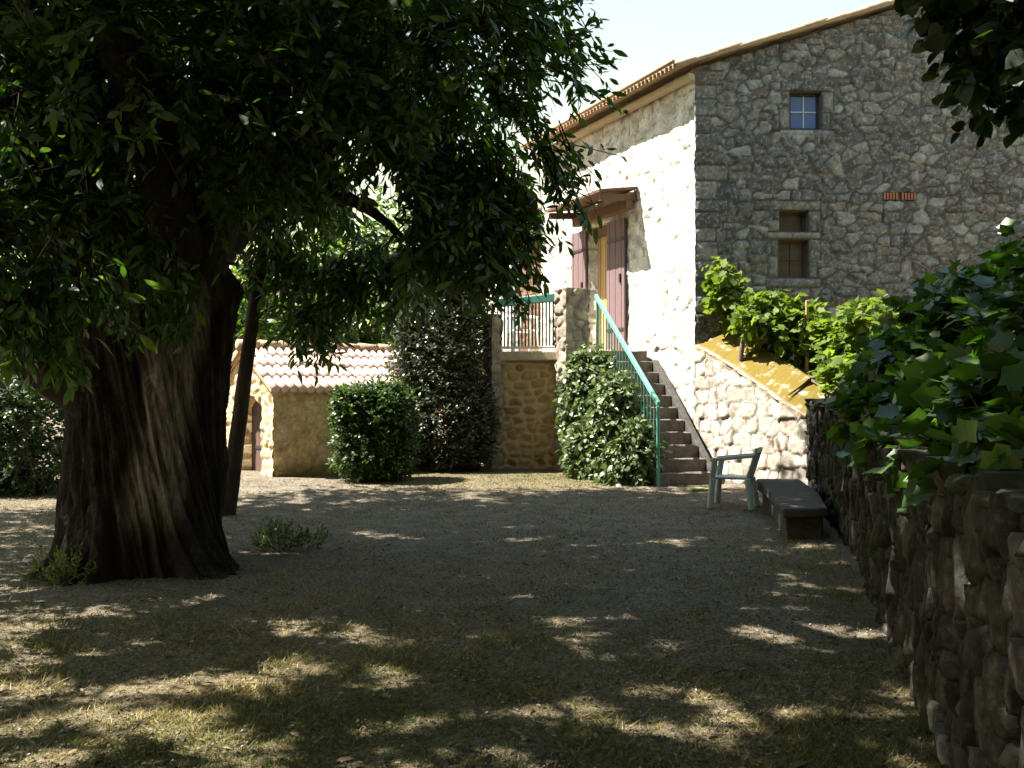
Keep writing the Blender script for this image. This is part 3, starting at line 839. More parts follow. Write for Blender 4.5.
# ------------------------------------------------------------------ garden walls
ret = empty("retaining_wall", (4.1, 14.9, 0), "sunlit retaining wall of pale squared stones with mossy sloping top", "wall")
E_ = np.array([4.06, 14.95])
pC = C - TF * .02
Lr = np.linalg.norm(E_ - pC)
def rtop(u): return 2.43 - .95 * np.clip(u / Lr, 0, 1.2) ** 1.15
def moss_top(U_, Z_, I_, K_): return np.clip(sstep(0.02, .1, I_) * 2.2 + (K_ == 0) * sstep(.10, .0, rtop(U_) - Z_) * .7, 0, 1)
stone_wall("wall", [tuple(pC + NF * .04), tuple(E_), (4.34, 14.62)], rtop, M['retain'], ret, top=.6, back=.4, res=.025, rowh=(.17, .32), wid=(.2, .42), joint=.018,
           depth=.014, rise=.6, warp=.05, seed=61, sq=9., jit=.8, moss_fn=moss_top, rough=.02)
dw = empty("drystone_wall", (2.9, 7.8, 0), "dark drystone garden wall running down the right side under the vines", "wall")
pts = [(4.34, 14.62), (3.98, 12.4), (3.62, 10.8), (3.25, 9.2), (2.86, 7.9), (2.72, 7.45), (2.45, 6.4), (1.98, 4.7), (1.62, 3.4), (1.45, 2.4)]
pl = np.array(pts); Ld = np.linalg.norm(np.diff(pl, axis=0), axis=1).sum()
def dtop(u): return 1.42 - .22 * u / Ld + .16 * (fbm(u * 2.1, u * 0, 71, 3) - .5)
def moss_d(U_, Z_, I_, K_): return np.clip(sstep(.6, .8, fbm(U_ * 1.2, Z_ * .8, 77, 3)) * .7 + (K_ >= 1) * .4, 0, 1)
def blocks_wall(name, path, Hf, mat, parent, seed, wid=(.05, .15), hgt=(.09, .34), core=.10, thick=.5):
    r = np.random.default_rng(seed)
    P = np.array(path, float); sg = np.diff(P, axis=0); L = np.linalg.norm(sg, axis=1); cum = np.concatenate([[0], np.cumsum(L)]); U = cum[-1]
    nn = np.stack([sg[:, 1] / L, -sg[:, 0] / L], 1); vnm = np.vstack([nn[:1], nrm(nn[:-1] + nn[1:]), nn[-1:]])
    def at(u):
        u = np.clip(u, 0, U)
        x = np.interp(u, cum, P[:, 0]); y = np.interp(u, cum, P[:, 1])
        k = nrm(np.stack([np.interp(u, cum, vnm[:, 0]), np.interp(u, cum, vnm[:, 1])], -1))
        return x, y, k
    st = []
    u = 0.
    while u < U:
        w_ = r.uniform(*wid) * (1.7 if r.random() < .15 else 1); v = -.08 + r.random() * -.1; h_ = float(Hf(np.array([u]))[0])
        while v < h_ - .03:
            hh = min(r.uniform(*hgt), h_ - v + .03)
            if hh < .05: hh = .06
            st.append((u, min(u + w_, U), v, v + hh, 0)); v += hh
        u += w_
    # flat coping stones
    u = 0.
    while u < U - .1:
        w_ = r.uniform(.12, .32); h_ = float(Hf(np.array([u + w_ / 2]))[0])
        st.append((u, min(u + w_, U), h_, h_ + r.uniform(.04, .10), 1)); u += w_
    st = np.array(st); n = len(st); k = 7
    s_ = np.linspace(0, 1, k); S, T = np.meshgrid(s_, s_, indexing='ij')
    jit = r.normal(size=(n, 4, 2)) * .009
    g_ = .004
    cu = np.stack([st[:, 0] + g_, st[:, 1] - g_, st[:, 1] - g_, st[:, 0] + g_], 1) + jit[..., 0]
    cv = np.stack([st[:, 2] + g_, st[:, 2] + g_, st[:, 3] - g_, st[:, 3] - g_], 1) + jit[..., 1]
    W = np.stack([(1 - S) * (1 - T), S * (1 - T), S * T, (1 - S) * T], 0)
    gu = np.einsum('nc,cij->nij', cu, W); gv = np.einsum('nc,cij->nij', cv, W)
    wv_ = .035 * (fbm(gv * 2.2, gu * 1.5, seed, 3) - .5) * 2
    gu = gu + wv_
    cop = st[:, 4][:, None, None]
    out = r.uniform(-.02, .045, n)[:, None, None] + r.normal(size=n)[:, None, None] * .02 * (S - .5) + r.normal(size=n)[:, None, None] * .03 * (T - .5)
    out = out + .03 * cop + .022 * (fbm(gu * 24, gv * 15, seed + 3, 4) - .5) + .03 * (np.abs(fbm(gu * 15, gv * 7, seed + 4, 3) - .5) - .1) * -1
    # a chipped corner or broken plane on each block
    ang = r.random(n) * 6.28; pl_ = np.cos(ang)[:, None, None] * (S - .5) + np.sin(ang)[:, None, None] * (T - .5)
    out = out - np.clip(pl_ - r.uniform(.05, .4, n)[:, None, None], 0, 1) * r.uniform(.03, .12, n)[:, None, None]
    edge = (S == 0) | (S == 1) | (T == 0) | (T == 1)
    out = np.where(edge[None], out - r.uniform(.006, .02, (n, k, k)), out)
    x, y, kk = at(gu)
    F_ = np.stack([x + kk[..., 0] * out, y + kk[..., 1] * out, gv], -1)
    dep = np.where(cop > 0, -thick, -core)
    B_ = np.stack([x + kk[..., 0] * dep, y + kk[..., 1] * dep, gv + .06 * cop * (fbm(gu * 9, gv * 9, 3) - .5)], -1)
    V = np.concatenate([F_.reshape(n, -1, 3), B_.reshape(n, -1, 3)], 1)
    idx = np.arange(k * k).reshape(k, k)
    ff = np.stack([idx[:-1, :-1], idx[1:, :-1], idx[1:, 1:], idx[:-1, 1:]], -1).reshape(-1, 4)
    ring = np.concatenate([idx[:-1, 0], idx[-1, :-1], idx[:0:-1, -1], idx[0, :0:-1]])
    rn = np.roll(ring, -1); sd_ = np.stack([rn, ring, ring + k * k, rn + k * k], -1)
    bb = ff[:, ::-1] + k * k
    fa_ = np.concatenate([ff, sd_, bb], 0)
    F = (fa_[None] + (np.arange(n) * 2 * k * k)[:, None, None]).reshape(-1, 4)
    c0 = np.repeat(r.random(n), 2 * k * k); Vf = V.reshape(-1, 3)
    ms = np.clip(sstep(.58, .78, fbm(Vf[:, 1] * 1.2, Vf[:, 2] * 1.4, 77, 3)) * .8 + np.repeat(st[:, 4], 2 * k * k) * .5, 0, 1)
    return mesh(name, Vf, [F], mat, parent, {"stone": np.stack([c0, np.ones_like(c0), ms], 1)})
cpts = [(x + .085, y + .0) for x, y in pts]
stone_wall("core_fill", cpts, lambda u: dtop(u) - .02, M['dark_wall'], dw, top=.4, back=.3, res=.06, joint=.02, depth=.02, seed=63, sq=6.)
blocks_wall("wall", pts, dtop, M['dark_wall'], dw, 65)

# raised garden behind the walls
gx = [(4.75, 15.05), (4.3, 12.2), (3.9, 10.6), (3.55, 9.0), (3.1, 7.5), (2.85, 6.2), (2.4, 4.6), (2.0, 3.2), (1.8, 2.2)]
V = []; Fq = []
def garz(x, y): return 1.18 + 1.0 * sstep(13.2, 17, y) + .04 * math.sin(x * 3 + y * 2)
rowsY = np.linspace(2.0, 17.2, 40)
gxa = np.array(gx)[::-1]
for y in rowsY:
    x0 = np.interp(y, gxa[:, 1], gxa[:, 0]) if y < 15.05 else np.interp(y, [15.05, 17.2], [4.75, 3.6])
    for t in np.linspace(0, 1, 26):
        x = x0 + (14 - x0) * t; V.append((x, y, garz(x, y) + .06 * float(vn(x * 3, y * 3, 5))))
n_ = 26
Fq = [(i * n_ + j, i * n_ + j + 1, (i + 1) * n_ + j + 1, (i + 1) * n_ + j) for i in range(len(rowsY) - 1) for j in range(n_ - 1)]
gs = mesh("terrain", np.array(V), [np.array(Fq)], M['soil'], None, None, True)
tag(gs, "raised garden soil behind the drystone wall", "ground", kind="structure")

# stone bench along the wall
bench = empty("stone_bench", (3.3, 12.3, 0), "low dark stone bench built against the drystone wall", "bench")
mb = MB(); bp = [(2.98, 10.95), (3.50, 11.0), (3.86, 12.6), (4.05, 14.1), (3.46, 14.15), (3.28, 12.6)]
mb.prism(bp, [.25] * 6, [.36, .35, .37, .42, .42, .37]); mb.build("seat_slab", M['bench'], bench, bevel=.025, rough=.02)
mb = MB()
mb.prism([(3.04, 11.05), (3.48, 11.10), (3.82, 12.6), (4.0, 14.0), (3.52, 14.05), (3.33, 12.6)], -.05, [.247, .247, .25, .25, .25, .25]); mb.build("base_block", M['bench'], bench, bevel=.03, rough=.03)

# ------------------------------------------------------------------ shed
SHC = 35.0
KX, KY = -4.04, 16.85
tF = np.array([math.cos(rad(SHC)), math.sin(rad(SHC))]); tB = np.array([-math.sin(rad(SHC)), math.cos(rad(SHC))])
K_ = np.array([KX, KY]); SHW = 2.7; SHL = 3.1; SH = 1.62; SZ0 = .17
shed = empty("stone_shed", (KX, KY, SZ0), "small golden stone shed with pale tiled roof and arched brown door", "shed")
stone_wall("wall", [tuple(K_), tuple(K_ + tF * SHL)], SH, M['shed'], shed, z0=SZ0 - .08, res=.03, rowh=(.08, .18), wid=(.10, .30), joint=.024, depth=.02, warp=.07, seed=81,
           moss_fn=lambda U_, Z_, I_, K2: sstep(.5, .1, Z_) * .9)
def shtop(u): return SH + .66 - np.abs(u - SHW / 2) * .66 / (SHW / 2)
stone_wall("wall", [tuple(K_ + tB * SHW), tuple(K_)], shtop, M['shed'], shed, z0=SZ0 - .08, res=.03, rowh=(.12, .26), wid=(.18, .4), joint=.03, depth=.03, warp=.05, seed=82,
           openings=[dict(u0=SHW - 1.75, u1=SHW - .55, v0=.06, v1=1.5, depth=.3, arch=.22)])
mb = MB()
for k in range(9):
    a = .50 + k * .145; p0 = K_ + tB * a + tF * .27; p1 = K_ + tB * (a + .138) + tF * .27
    mb.prism([tuple(p0), tuple(p1), tuple(p1 + tF * .05), tuple(p0 + tF * .05)], SZ0 - .05, SZ0 + 1.5)
sdoor = mb.build("door", M['wood_shed'], shed)
for zz in (.45, 1.05):
    mb = MB()
    p0 = K_ + tB * .56 + tF * .255; p1 = K_ + tB * 1.7 + tF * .255
    mb.prism([tuple(p0), tuple(p1), tuple(p1 + tF * .012), tuple(p0 + tF * .012)], SZ0 + zz, SZ0 + zz + .05)
    o = mb.build("hinge_strap", M['iron'], sdoor); o.location = (0, 0, 0)
ez = SZ0 - .08 + SH; rz = ez + .66
def s3(a, b, z_): q_ = K_ + tF * a + tB * b; return (q_[0], q_[1], z_)
roof_plane(shed, s3(-.12, -.2, ez - .02), s3(SHL + .1, -.2, ez - .02), s3(-.12, SHW / 2, rz + .08), s3(SHL + .1, SHW / 2, rz + .08), M['pale_tile'], .155, .03, .05)
roof_plane(shed, s3(SHL + .1, SHW + .2, ez - .02), s3(-.12, SHW + .2, ez - .02), s3(SHL + .1, SHW / 2, rz + .08), s3(-.12, SHW / 2, rz + .08), M['pale_tile'], .2, .06, .06)
A = Arr()
for k in range(8):
    A.tube([s3(-.15 + k * .4, SHW / 2, rz + .13), s3(.30 + k * .4, SHW / 2, rz + .115)], [.11, .095], seg=10, sub=1)
A.build("ridge_tile", M['tile'], shed, smooth=True)

# ------------------------------------------------------------------ trees
def put_tree(e, lobes, n, seed, leafmat, woodmat, crown="crown", twig_r=.008, **kw):
    crown_mesh(crown, [foliage(lobes, n, seed, **kw)], leafmat, e, twig_r, woodmat)
def limb(e, pts, rr, sd_, mat, seg=16, rough=.3, name="limb"):
    A = Arr(); A.tube(pts, rr, seg=seg, sub=8, rough=rough, seed=sd_, freq=2.6)
    return A.build(name, mat, e, smooth=True)

ch = empty("chestnut_tree", (-3.4, 9.35, 0), "huge old chestnut tree with a thick furrowed trunk and dense drooping crown", "tree")
# trunk: ridged, twisted, flared
nA, nZ = 360, 260
an = np.linspace(0, 2 * math.pi, nA, endpoint=False); zz = np.linspace(-.12, 3.25, nZ)
AA, ZZ = np.meshgrid(an, zz)
tw = AA + ZZ * .28
R0 = .675 + .26 * np.exp(-np.maximum(ZZ, 0) * 5.5) * np.clip(2.4 * vn(np.cos(AA) * 2.4 + 4, np.sin(AA) * 2.4 + 4, 2) - .6, 0, 1.4) - .05 * sstep(.3, 1.5, ZZ) + .02 * sstep(1.6, 2.6, ZZ) - .32 * sstep(2.5, 3.3, ZZ)
rid = fbm(np.cos(tw) * 6 + 9, np.sin(tw) * 6 + ZZ * .35, 14, 5)
fine = fbm(np.cos(tw) * 18 + 3, np.sin(tw) * 18 + ZZ * 3.2, 18, 4)
big = vn(np.cos(tw) * 1.6 + 2, np.sin(tw) * 1.6 + ZZ * .3, 6)
RR = R0 * (1 + .22 * (big - .5) + .20 * (np.abs(rid - .5) * -2.4 + .25) + .18 * (fine - .5) + .06 * sstep(.62, .8, vn(np.cos(tw) * 2.6 + 1, np.sin(tw) * 2.6 + ZZ * 1.3, 33)))
# bare strip on the side towards the camera's right
da = (AA - ZZ * .26 + math.pi * .42 + math.pi) % (2 * math.pi) - math.pi
strip = sstep(.5, .22, np.abs(da) + .35 * (fbm(np.cos(tw) * 4, ZZ * .9, 19, 3) - .5)) * sstep(.25, .8, ZZ) * sstep(3.0, 2.3, ZZ)
RR = RR * (1 - .03 * strip) 
cxp = -3.46 + .03 * ZZ; cyp = 9.35 + 0 * ZZ
V = np.stack([cxp + RR * np.cos(AA) * (1 + .12 * sstep(1.2, 2.6, ZZ)), cyp + RR * np.sin(AA), ZZ], -1)
idx = np.arange(nA * nZ).reshape(nZ, nA); nx = np.roll(idx, -1, 1)
Fq = np.stack([idx[:-1], nx[:-1], nx[1:], idx[1:]], -1).reshape(-1, 4)
st_ = strip.ravel()
mesh("trunk", V.reshape(-1, 3), [Fq], M['bark'], ch, {"stone": np.stack([st_, st_, st_], 1)}, True)
limb(ch, [(-3.6, 9.3, 1.7), (-4.02, 9.3, 2.8), (-4.2, 9.35, 3.9), (-4.3, 9.5, 5.6), (-4.9, 9.8, 8.4)], [.5, .42, .34, .28, .14], 1, M['bark'])
limb(ch, [(-3.36, 9.4, 1.7), (-3.1, 9.45, 3.2), (-2.75, 9.6, 4.6), (-2.4, 10.0, 6.5), (-1.9, 10.4, 8.8)], [.4, .46, .38, .26, .12], 2, M['bark'])
limb(ch, [(-3.7, 9.2, 1.45), (-4.5, 8.8, 2.1), (-5.4, 8.3, 2.6), (-6.6, 7.6, 3.3)], [.3, .21, .16, .09], 3, M['bark'])
limb(ch, [(-3.05, 9.4, 3.2), (-2.3, 9.1, 4.0), (-1.3, 8.8, 4.6), (-.3, 8.7, 4.9)], [.16, .11, .075, .03], 4, M['bark'])
limb(ch, [(-3.05, 9.2, 2.8), (-2.9, 7.8, 3.9), (-3.0, 6.4, 5.0), (-3.1, 5.4, 5.6)], [.24, .17, .12, .06], 5, M['bark'])
limb(ch, [(-3.0, 9.6, 2.9), (-2.3, 11.2, 4.3), (-1.9, 12.6, 5.4)], [.22, .15, .07], 6, M['bark'])
limb(ch, [(-4.2, 9.6, 3.6), (-5.2, 10.8, 5.0), (-6.2, 12.0, 6.2)], [.2, .14, .06], 7, M['bark'])
limb(ch, [(-4.3, 9.2, 4.2), (-5.6, 8.4, 5.6), (-6.8, 7.6, 6.6)], [.2, .14, .06], 8, M['bark'])
limb(ch, [(-2.6, 9.6, 5.0), (-1.2, 9.6, 6.6), (.2, 9.4, 7.8)], [.2, .13, .05], 9, M['bark'])
limb(ch, [(-2.78, 9.5, 4.5), (-2.3, 7.4, 6.2), (-1.6, 5.2, 7.0), (-1.0, 3.4, 7.4)], [.2, .14, .1, .04], 11, M['bark'])
limb(ch, [(-2.95, 9.4, 3.6), (-2.0, 8.6, 3.5), (-1.3, 8.2, 3.2), (-.9, 8.1, 2.9)], [.1, .07, .05, .02], 10, M['bark'])
low = [((-.66, 8.8, 4.5), (1.4, 1.7, 1.35), 12), ((-1.7, 8.4, 3.85), (1.2, 1.2, .9), 5.5), ((-.95, 8.2, 3.35), (.65, .9, .6), 3),
       ((-2.9, 7.4, 4.1), (1.8, 1.3, 1.2), 8), ((-4.6, 7.4, 3.5), (1.5, 1.3, 1.2), 8), ((-4.2, 6.8, 2.5), (1.0, .7, .6), 6), ((-3.1, 7.9, 2.95), (1.0, .7, .65), 8), ((-3.9, 7.6, 3.0), (.9, .7, .6), 5),
       ((-5.2, 9.6, 4.4), (1.6, 1.8, 1.5), 12), ((-6.6, 10.6, 3.9), (1.9, 1.5, 1.4), 9), ((-4.9, 8.3, 3.4), (1.0, .8, .9), 6), ((-3.6, 8.2, 3.5), (1.1, .7, .7), 6), ((-2.6, 11.2, 4.7), (1.9, 1.9, 1.3), 8), ((-1.3, 10.6, 5.3), (1.7, 2.0, 1.3), 7), ((-4.4, 11.6, 4.6), (1.8, 1.8, 1.4), 9),
       ((-3.0, 9.2, 3.7), (1.0, 1.0, .7), 2), ((-3.8, 5.9, 5.0), (1.9, 1.1, 1.0), 5), ((-.08, 8.6, 3.8), (.76, .9, .6), 7), ((-.3, 8.4, 3.1), (.55, .7, .55), 3), ((-3.25, 6.6, 2.5), (.75, .7, .5), 5), ((-2.65, 7.9, 3.25), (.6, .6, .55), 4)]
high = [((-3.6, 9.9, 7.6), (5.2, 4.9, 2.5), 60), ((-6.2, 10.5, 6.0), (2.6, 3.2, 2.0), 14), ((-1.2, 10.8, 7.6), (2.6, 3.4, 1.7), 16), ((-6.6, 7.4, 5.2), (2.0, 2.2, 1.6), 8),
        ((-4.2, 9.8, 10.0), (3.6, 3.4, 1.8), 14), ((-6.0, 12.6, 7.0), (3.2, 2.0, 2.2), 16), ((-2.4, 13.0, 7.4), (2.4, 1.7, 1.6), 10), ((-9.0, 12.2, 6.6), (2.4, 2.2, 2.2), 10),
        ((-5.4, 14.1, 7.6), (3.4, 1.5, 2.0), 14), ((-2.4, 14.2, 8.0), (2.4, 1.3, 1.6), 9),
        ((-2.6, 5.6, 7.0), (3.4, 2.0, 1.5), 22), ((-1.4, 4.0, 7.4), (3.2, 1.9, 1.4), 20), ((-5.8, 5.6, 6.6), (2.2, 2.2, 1.5), 8), ((.2, 6.8, 7.4), (1.6, 2.2, 1.2), 7), ((-5.6, 2.6, 4.0), (2.0, 2.4, 2.2), 10)]  # last row: unseen front and left boughs, added to shade yard and wall
def gaps(P):
    # gaps between the boughs, lined up along the sun's rays so that the sun reaches the ground in patches
    q = P[:, 0] + .65 * P[:, 2]; y = P[:, 1] - .039 * P[:, 2]
    band = sstep(4.3, 4.9, y) * sstep(7.9, 6.6, y)
    left = sstep(-2.2, -4.0, q) * sstep(4.3, 4.9, y) * sstep(9.0, 7.5, y) * .05
    T = .65 - .145 * band - left * .8 - .015 * sstep(8.5, 10, y)
    h = .36 * fbm(q * 1.0 + 3, y * 1.8, 63, 3) + .64 * fbm(q * 2.9 + 9, y * 4.8, 67, 2)
    T0 = vn(P[:, 0] * 31, P[:, 1] * 31 + P[:, 2] * 17, 5) > .86
    return (h < T) | T0
f1 = foliage(low, 11800, 101, per=13, tl=.58, ll=.15, lw=.31, droop=.5, shell=.3, thin=.47, cs=1.5, lkeep=gaps)
f2 = foliage(high, 11800, 102, per=12, tl=.8, ll=.22, lw=.34, droop=.4, shell=.25, thin=.34, cs=.9, lkeep=gaps)
crown_mesh("crown", [f1, f2], M['leaf_chestnut'], ch, .008, M['bark'])

yt = empty("young_tree", (-3.78, 13.2, .05), "slender dark leaning tree just behind the huge chestnut trunk", "tree")
limb(yt, [(-3.80, 13.2, -.05), (-3.66, 13.2, 1.0), (-3.50, 13.2, 2.2), (-3.36, 13.2, 3.2), (-3.1, 13.2, 4.6)], [.125, .10, .092, .08, .04], 3, M['bark_thin'], name="trunk")
limb(yt, [(-3.4, 13.2, 2.9), (-2.8, 13.1, 3.15), (-2.1, 13.0, 3.2), (-1.5, 12.9, 3.0)], [.05, .035, .025, .012], 4, M['bark_thin'])
limb(yt, [(-3.45, 13.2, 2.55), (-3.1, 13.0, 2.75), (-2.6, 12.8, 2.6), (-2.4, 12.7, 2.3)], [.03, .02, .015, .008], 5, M['bark_thin'])
lb = [((-2.6, 13.1, 3.4), (.9, .6, .45), 4), ((-1.75, 12.9, 3.15), (.7, .5, .4), 3), ((-3.1, 13.2, 4.3), (1.1, .9, .8), 6), ((-2.55, 12.7, 2.5), (.32, .3, .28), 1)]
put_tree(yt, lb, 620, 111, M['leaf_young'], M['bark_thin'], per=11, tl=.55, ll=.19, lw=.28, droop=.75, shell=.2, thin=.38, twig_r=.006)

# broad leaved tree overhanging from the right
lt = empty("broadleaf_tree", (5.9, 3.9, 1.2), "broad leaved tree hanging dark leaves into the upper right corner", "tree")
limb(lt, [(5.9, 3.9, 1.0), (5.8, 3.8, 2.6), (5.6, 3.4, 4.2), (5.2, 2.8, 6.8)], [.24, .2, .17, .1], 5, M['bark_thin'], name="trunk")
limb(lt, [(5.65, 3.5, 3.8), (4.6, 4.5, 4.4), (3.6, 5.0, 4.5), (2.6, 5.3, 4.0)], [.09, .06, .04, .015], 6, M['bark_thin'])
limb(lt, [(5.5, 3.2, 4.6), (4.0, 1.6, 5.8), (2.2, .2, 6.4), (.6, -1.2, 6.8)], [.12, .09, .06, .02], 7, M['bark_thin'])
limb(lt, [(5.5, 3.2, 4.8), (6.6, 4.8, 6.2), (7.4, 6.6, 7.0)], [.1, .07, .02], 8, M['bark_thin'])
lb = [((3.05, 5.2, 4.2), (.75, .6, .8), 8), ((2.64, 5.25, 3.76), (.38, .4, .5), 4), ((2.66, 5.1, 3.44), (.24, .3, .3), 1.4), ((3.1, 5.3, 3.5), (.4, .4, .4), 2.5)]
fa = foliage(lb, 620, 121, per=9, tl=.4, ll=.105, lw=.95, shape=HEART, droop=.5, shell=.2)
lb = [((5.0, 3.6, 6.6), (3.0, 3.0, 1.9), 10), ((2.4, -.4, 7.0), (3.4, 2.8, 1.7), 10), ((6.2, -1.5, 6.8), (3.4, 3.0, 2.0), 9), ((7.4, 6.4, 7.2), (2.6, 2.8, 1.9), 9), ((4.5, 1.5, 9.0), (3.6, 3.6, 1.8), 9),
      ((-1.2, -2.6, 7.0), (3.0, 2.6, 1.6), 8), ((8.6, 2.5, 5.0), (2.0, 3.0, 2.0), 7), ((7.2, -4.0, 4.0), (2.8, 2.2, 2.8), 9), ((2.6, -5.6, 4.6), (3.2, 1.8, 2.8), 10), ((-2.6, -5.6, 4.6), (3.2, 1.8, 2.8), 10), ((-6.4, -3.4, 4.6), (2.2, 2.4, 2.8), 8), ((10.4, -1.0, 3.6), (2.0, 3.0, 2.6), 8)]
f_unseen = foliage(lb, 7500, 122, per=9, tl=.75, ll=.24, lw=.95, shape=HEART, droop=.4, shell=.3, thin=.36, cs=.8)  # crown masses out of view, overhead and behind camera, added to block sky light
crown_mesh("crown", [fa, f_unseen], M['leaf_lime'], lt, .005, M['bark_thin'])

# background trees
def back_tree(name, x, y, h, r, seed, mat, label, n=900, lw=.5, ll=.22):
    z0 = float(gz(x, y))
    e = empty(name, (x, y, z0), label, "tree", "trees in the background")
    rr = np.random.default_rng(seed)
    limb(e, [(x, y, z0 - .1), (x + .1, y, z0 + h * .35), (x - .1, y, z0 + h * .8)], [.16, .12, .05], seed, M['bark_thin'], seg=10, name="trunk")
    lb = [((x, y, z0 + h * .6), (r * .8, r * .8, h * .36), 8)]
    for k in range(7):
        a_ = rr.random() * 6.28; q_ = r * .6
        lb.append(((x + q_ * math.cos(a_), y + q_ * math.sin(a_), z0 + h * rr.uniform(.3, .85)), (r * .5, r * .5, h * .2), 3))
    put_tree(e, lb, n, seed, mat, M['bark_thin'], per=11, tl=.7, ll=ll, lw=lw, shape=OVAL, droop=.3, shell=.45, thin=.36, cs=.9, twig_r=.008)
back_tree("leafy_tree", -5.9, 25.0, 5.2, 2.4, 201, M['leaf_back'], "sunny yellow green tree showing above the shed ridge")
back_tree("leafy_tree", -2.6, 24.5, 4.8, 2.0, 202, M['leaf_back'], "bright tree between the shed roof and the dark shrub")
back_tree("leafy_tree", -9.3, 27.0, 6.5, 3.0, 203, M['leaf_back_dark'], "deeper green tree hidden mostly by the chestnut trunk")
back_tree("leafy_tree", -13.2, 26.5, 5.0, 2.6, 204, M['leaf_back'], "pale sunny tree rising behind the clipped hedge at left")
back_tree("leafy_tree", -16.5, 30.0, 8.0, 3.4, 205, M['leaf_back_dark'], "tall dark green tree beyond the hedge at the far left")
back_tree("leafy_tree", -4.3, 32.0, 7.5, 3.2, 206, M['leaf_back_dark'], "tall green tree farthest behind the shed and shrub")

# ------------------------------------------------------------------ bushes
def bush(name, label, lobes, n, seed, mat, stems, cat="shrub", crown="foliage", **kw):
    l0 = lobes[0][0]
    e = empty(name, (l0[0], l0[1], float(gz(l0[0], l0[1]))), label, cat)
    crown_mesh(crown, [foliage(lobes, n, seed, **kw)], mat, e, .004, M['stem'])
    for s in stems: limb(e, s[0], s[1], seed, M['stem'], seg=8, rough=.2, name="stem")
    return e
def stem(x, y, z, h, r=.03): return ([(x, y, z - .05), (x + .04, y, z + h * .5), (x, y + .03, z + h)], [r, r * .8, r * .4])

bush("clipped_bush", "rounded clipped green bush standing in front of the stone shed", [((-2.26, 16.4, .98), (.64, .62, .76), 6), ((-2.55, 16.15, 1.35), (.34, .3, .38), 1), ((-1.95, 16.2, .75), (.38, .34, .42), 1), ((-2.1, 16.4, 1.55), (.3, .3, .26), .5)], 3800, 301, M['leaf_box'],
     [stem(-2.28, 16.4, .18, .9), stem(-2.1, 16.5, .18, .8)], per=9, tl=.18, ll=.062, lw=.55, shape=OVAL, droop=.05, shell=.72, boxy=True, clipz=.2)
bush("dark_shrub", "tall dark loose shrub with small glinting leaves left of the terrace", [((-1.2, 18.4, 1.2), (.8, .7, 1.15), 6), ((-1.3, 18.5, 2.4), (.75, .7, 1.0), 5), ((-1.0, 18.6, 3.2), (.5, .5, .8), 3.4), ((-1.6, 18.5, 3.0), (.35, .4, .6), 1.2), ((-1.75, 18.4, 2.0), (.5, .5, .8), 2), ((-.75, 18.3, 1.0), (.35, .35, .9), 3), ((-1.75, 18.1, 1.0), (.35, .3, .4), 1), ((-1.45, 18.3, 3.75), (.18, .2, .4), .5), ((-.75, 18.5, 3.9), (.16, .2, .35), .4), ((-1.95, 18.3, 2.9), (.2, .2, .35), .5)],
     6500, 302, M['leaf_shrub'], [stem(-1.2, 18.4, .2, 2.8, .05), stem(-1.5, 18.5, .2, 2.4, .04), stem(-1.0, 18.5, .2, 2.6, .04)], per=12, tl=.4, ll=.07, lw=.5, shape=OVAL, droop=-.1, shell=.5, thin=.36, cs=2.2, clipz=.2, flat=.3)
bush("climbing_plant", "pale leaved climber covering the left side of the stone steps", [((1.36, 17.35, 1.45), (.46, .42, 1.02), 6), ((1.72, 16.55, 1.05), (.42, .5, .95), 6), ((2.02, 15.95, .62), (.30, .38, .62), 3), ((1.35, 16.7, .62), (.40, .45, .6), 3), ((1.75, 15.95, .45), (.35, .35, .42), 2)],
     2600, 303, M['leaf_climb'], [stem(1.5, 16.9, .2, 1.8, .04), stem(1.9, 16.2, .2, 1.0, .03)], cat="climber", per=10, tl=.32, ll=.12, lw=.5, shape=OVAL, droop=.6, shell=.6, clipz=.18, flat=.3)
hb = []
for k in range(6): hb.append(((-7.6 - k * .9 + .3, 15.3 + .25 * k, .95), (.75, .7, .95 + .05 * (k % 2)), 1))
bush("clipped_hedge", "dark trimmed hedge at the left edge behind the chestnut trunk", hb, 9000, 304, M['leaf_hedge'], [stem(-7.5, 15.3, .1, 1.2), stem(-9, 15.8, .1, 1.2)], cat="hedge",
     per=9, tl=.22, ll=.075, lw=.5, shape=OVAL, droop=.1, shell=.7, boxy=True, clipz=.1)
# weeds at the chestnut's foot
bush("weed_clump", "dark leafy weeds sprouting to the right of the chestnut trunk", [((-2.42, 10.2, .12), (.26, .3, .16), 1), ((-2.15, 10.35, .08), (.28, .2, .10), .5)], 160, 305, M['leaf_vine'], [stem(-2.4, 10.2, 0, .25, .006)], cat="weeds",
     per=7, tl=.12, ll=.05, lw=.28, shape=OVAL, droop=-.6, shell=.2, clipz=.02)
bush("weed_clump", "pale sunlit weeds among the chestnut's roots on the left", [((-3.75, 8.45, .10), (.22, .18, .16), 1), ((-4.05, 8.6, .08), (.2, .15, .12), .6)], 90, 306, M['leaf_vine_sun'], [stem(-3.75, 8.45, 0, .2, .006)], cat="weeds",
     per=7, tl=.12, ll=.05, lw=.28, shape=OVAL, droop=-.6, shell=.2, clipz=.02)

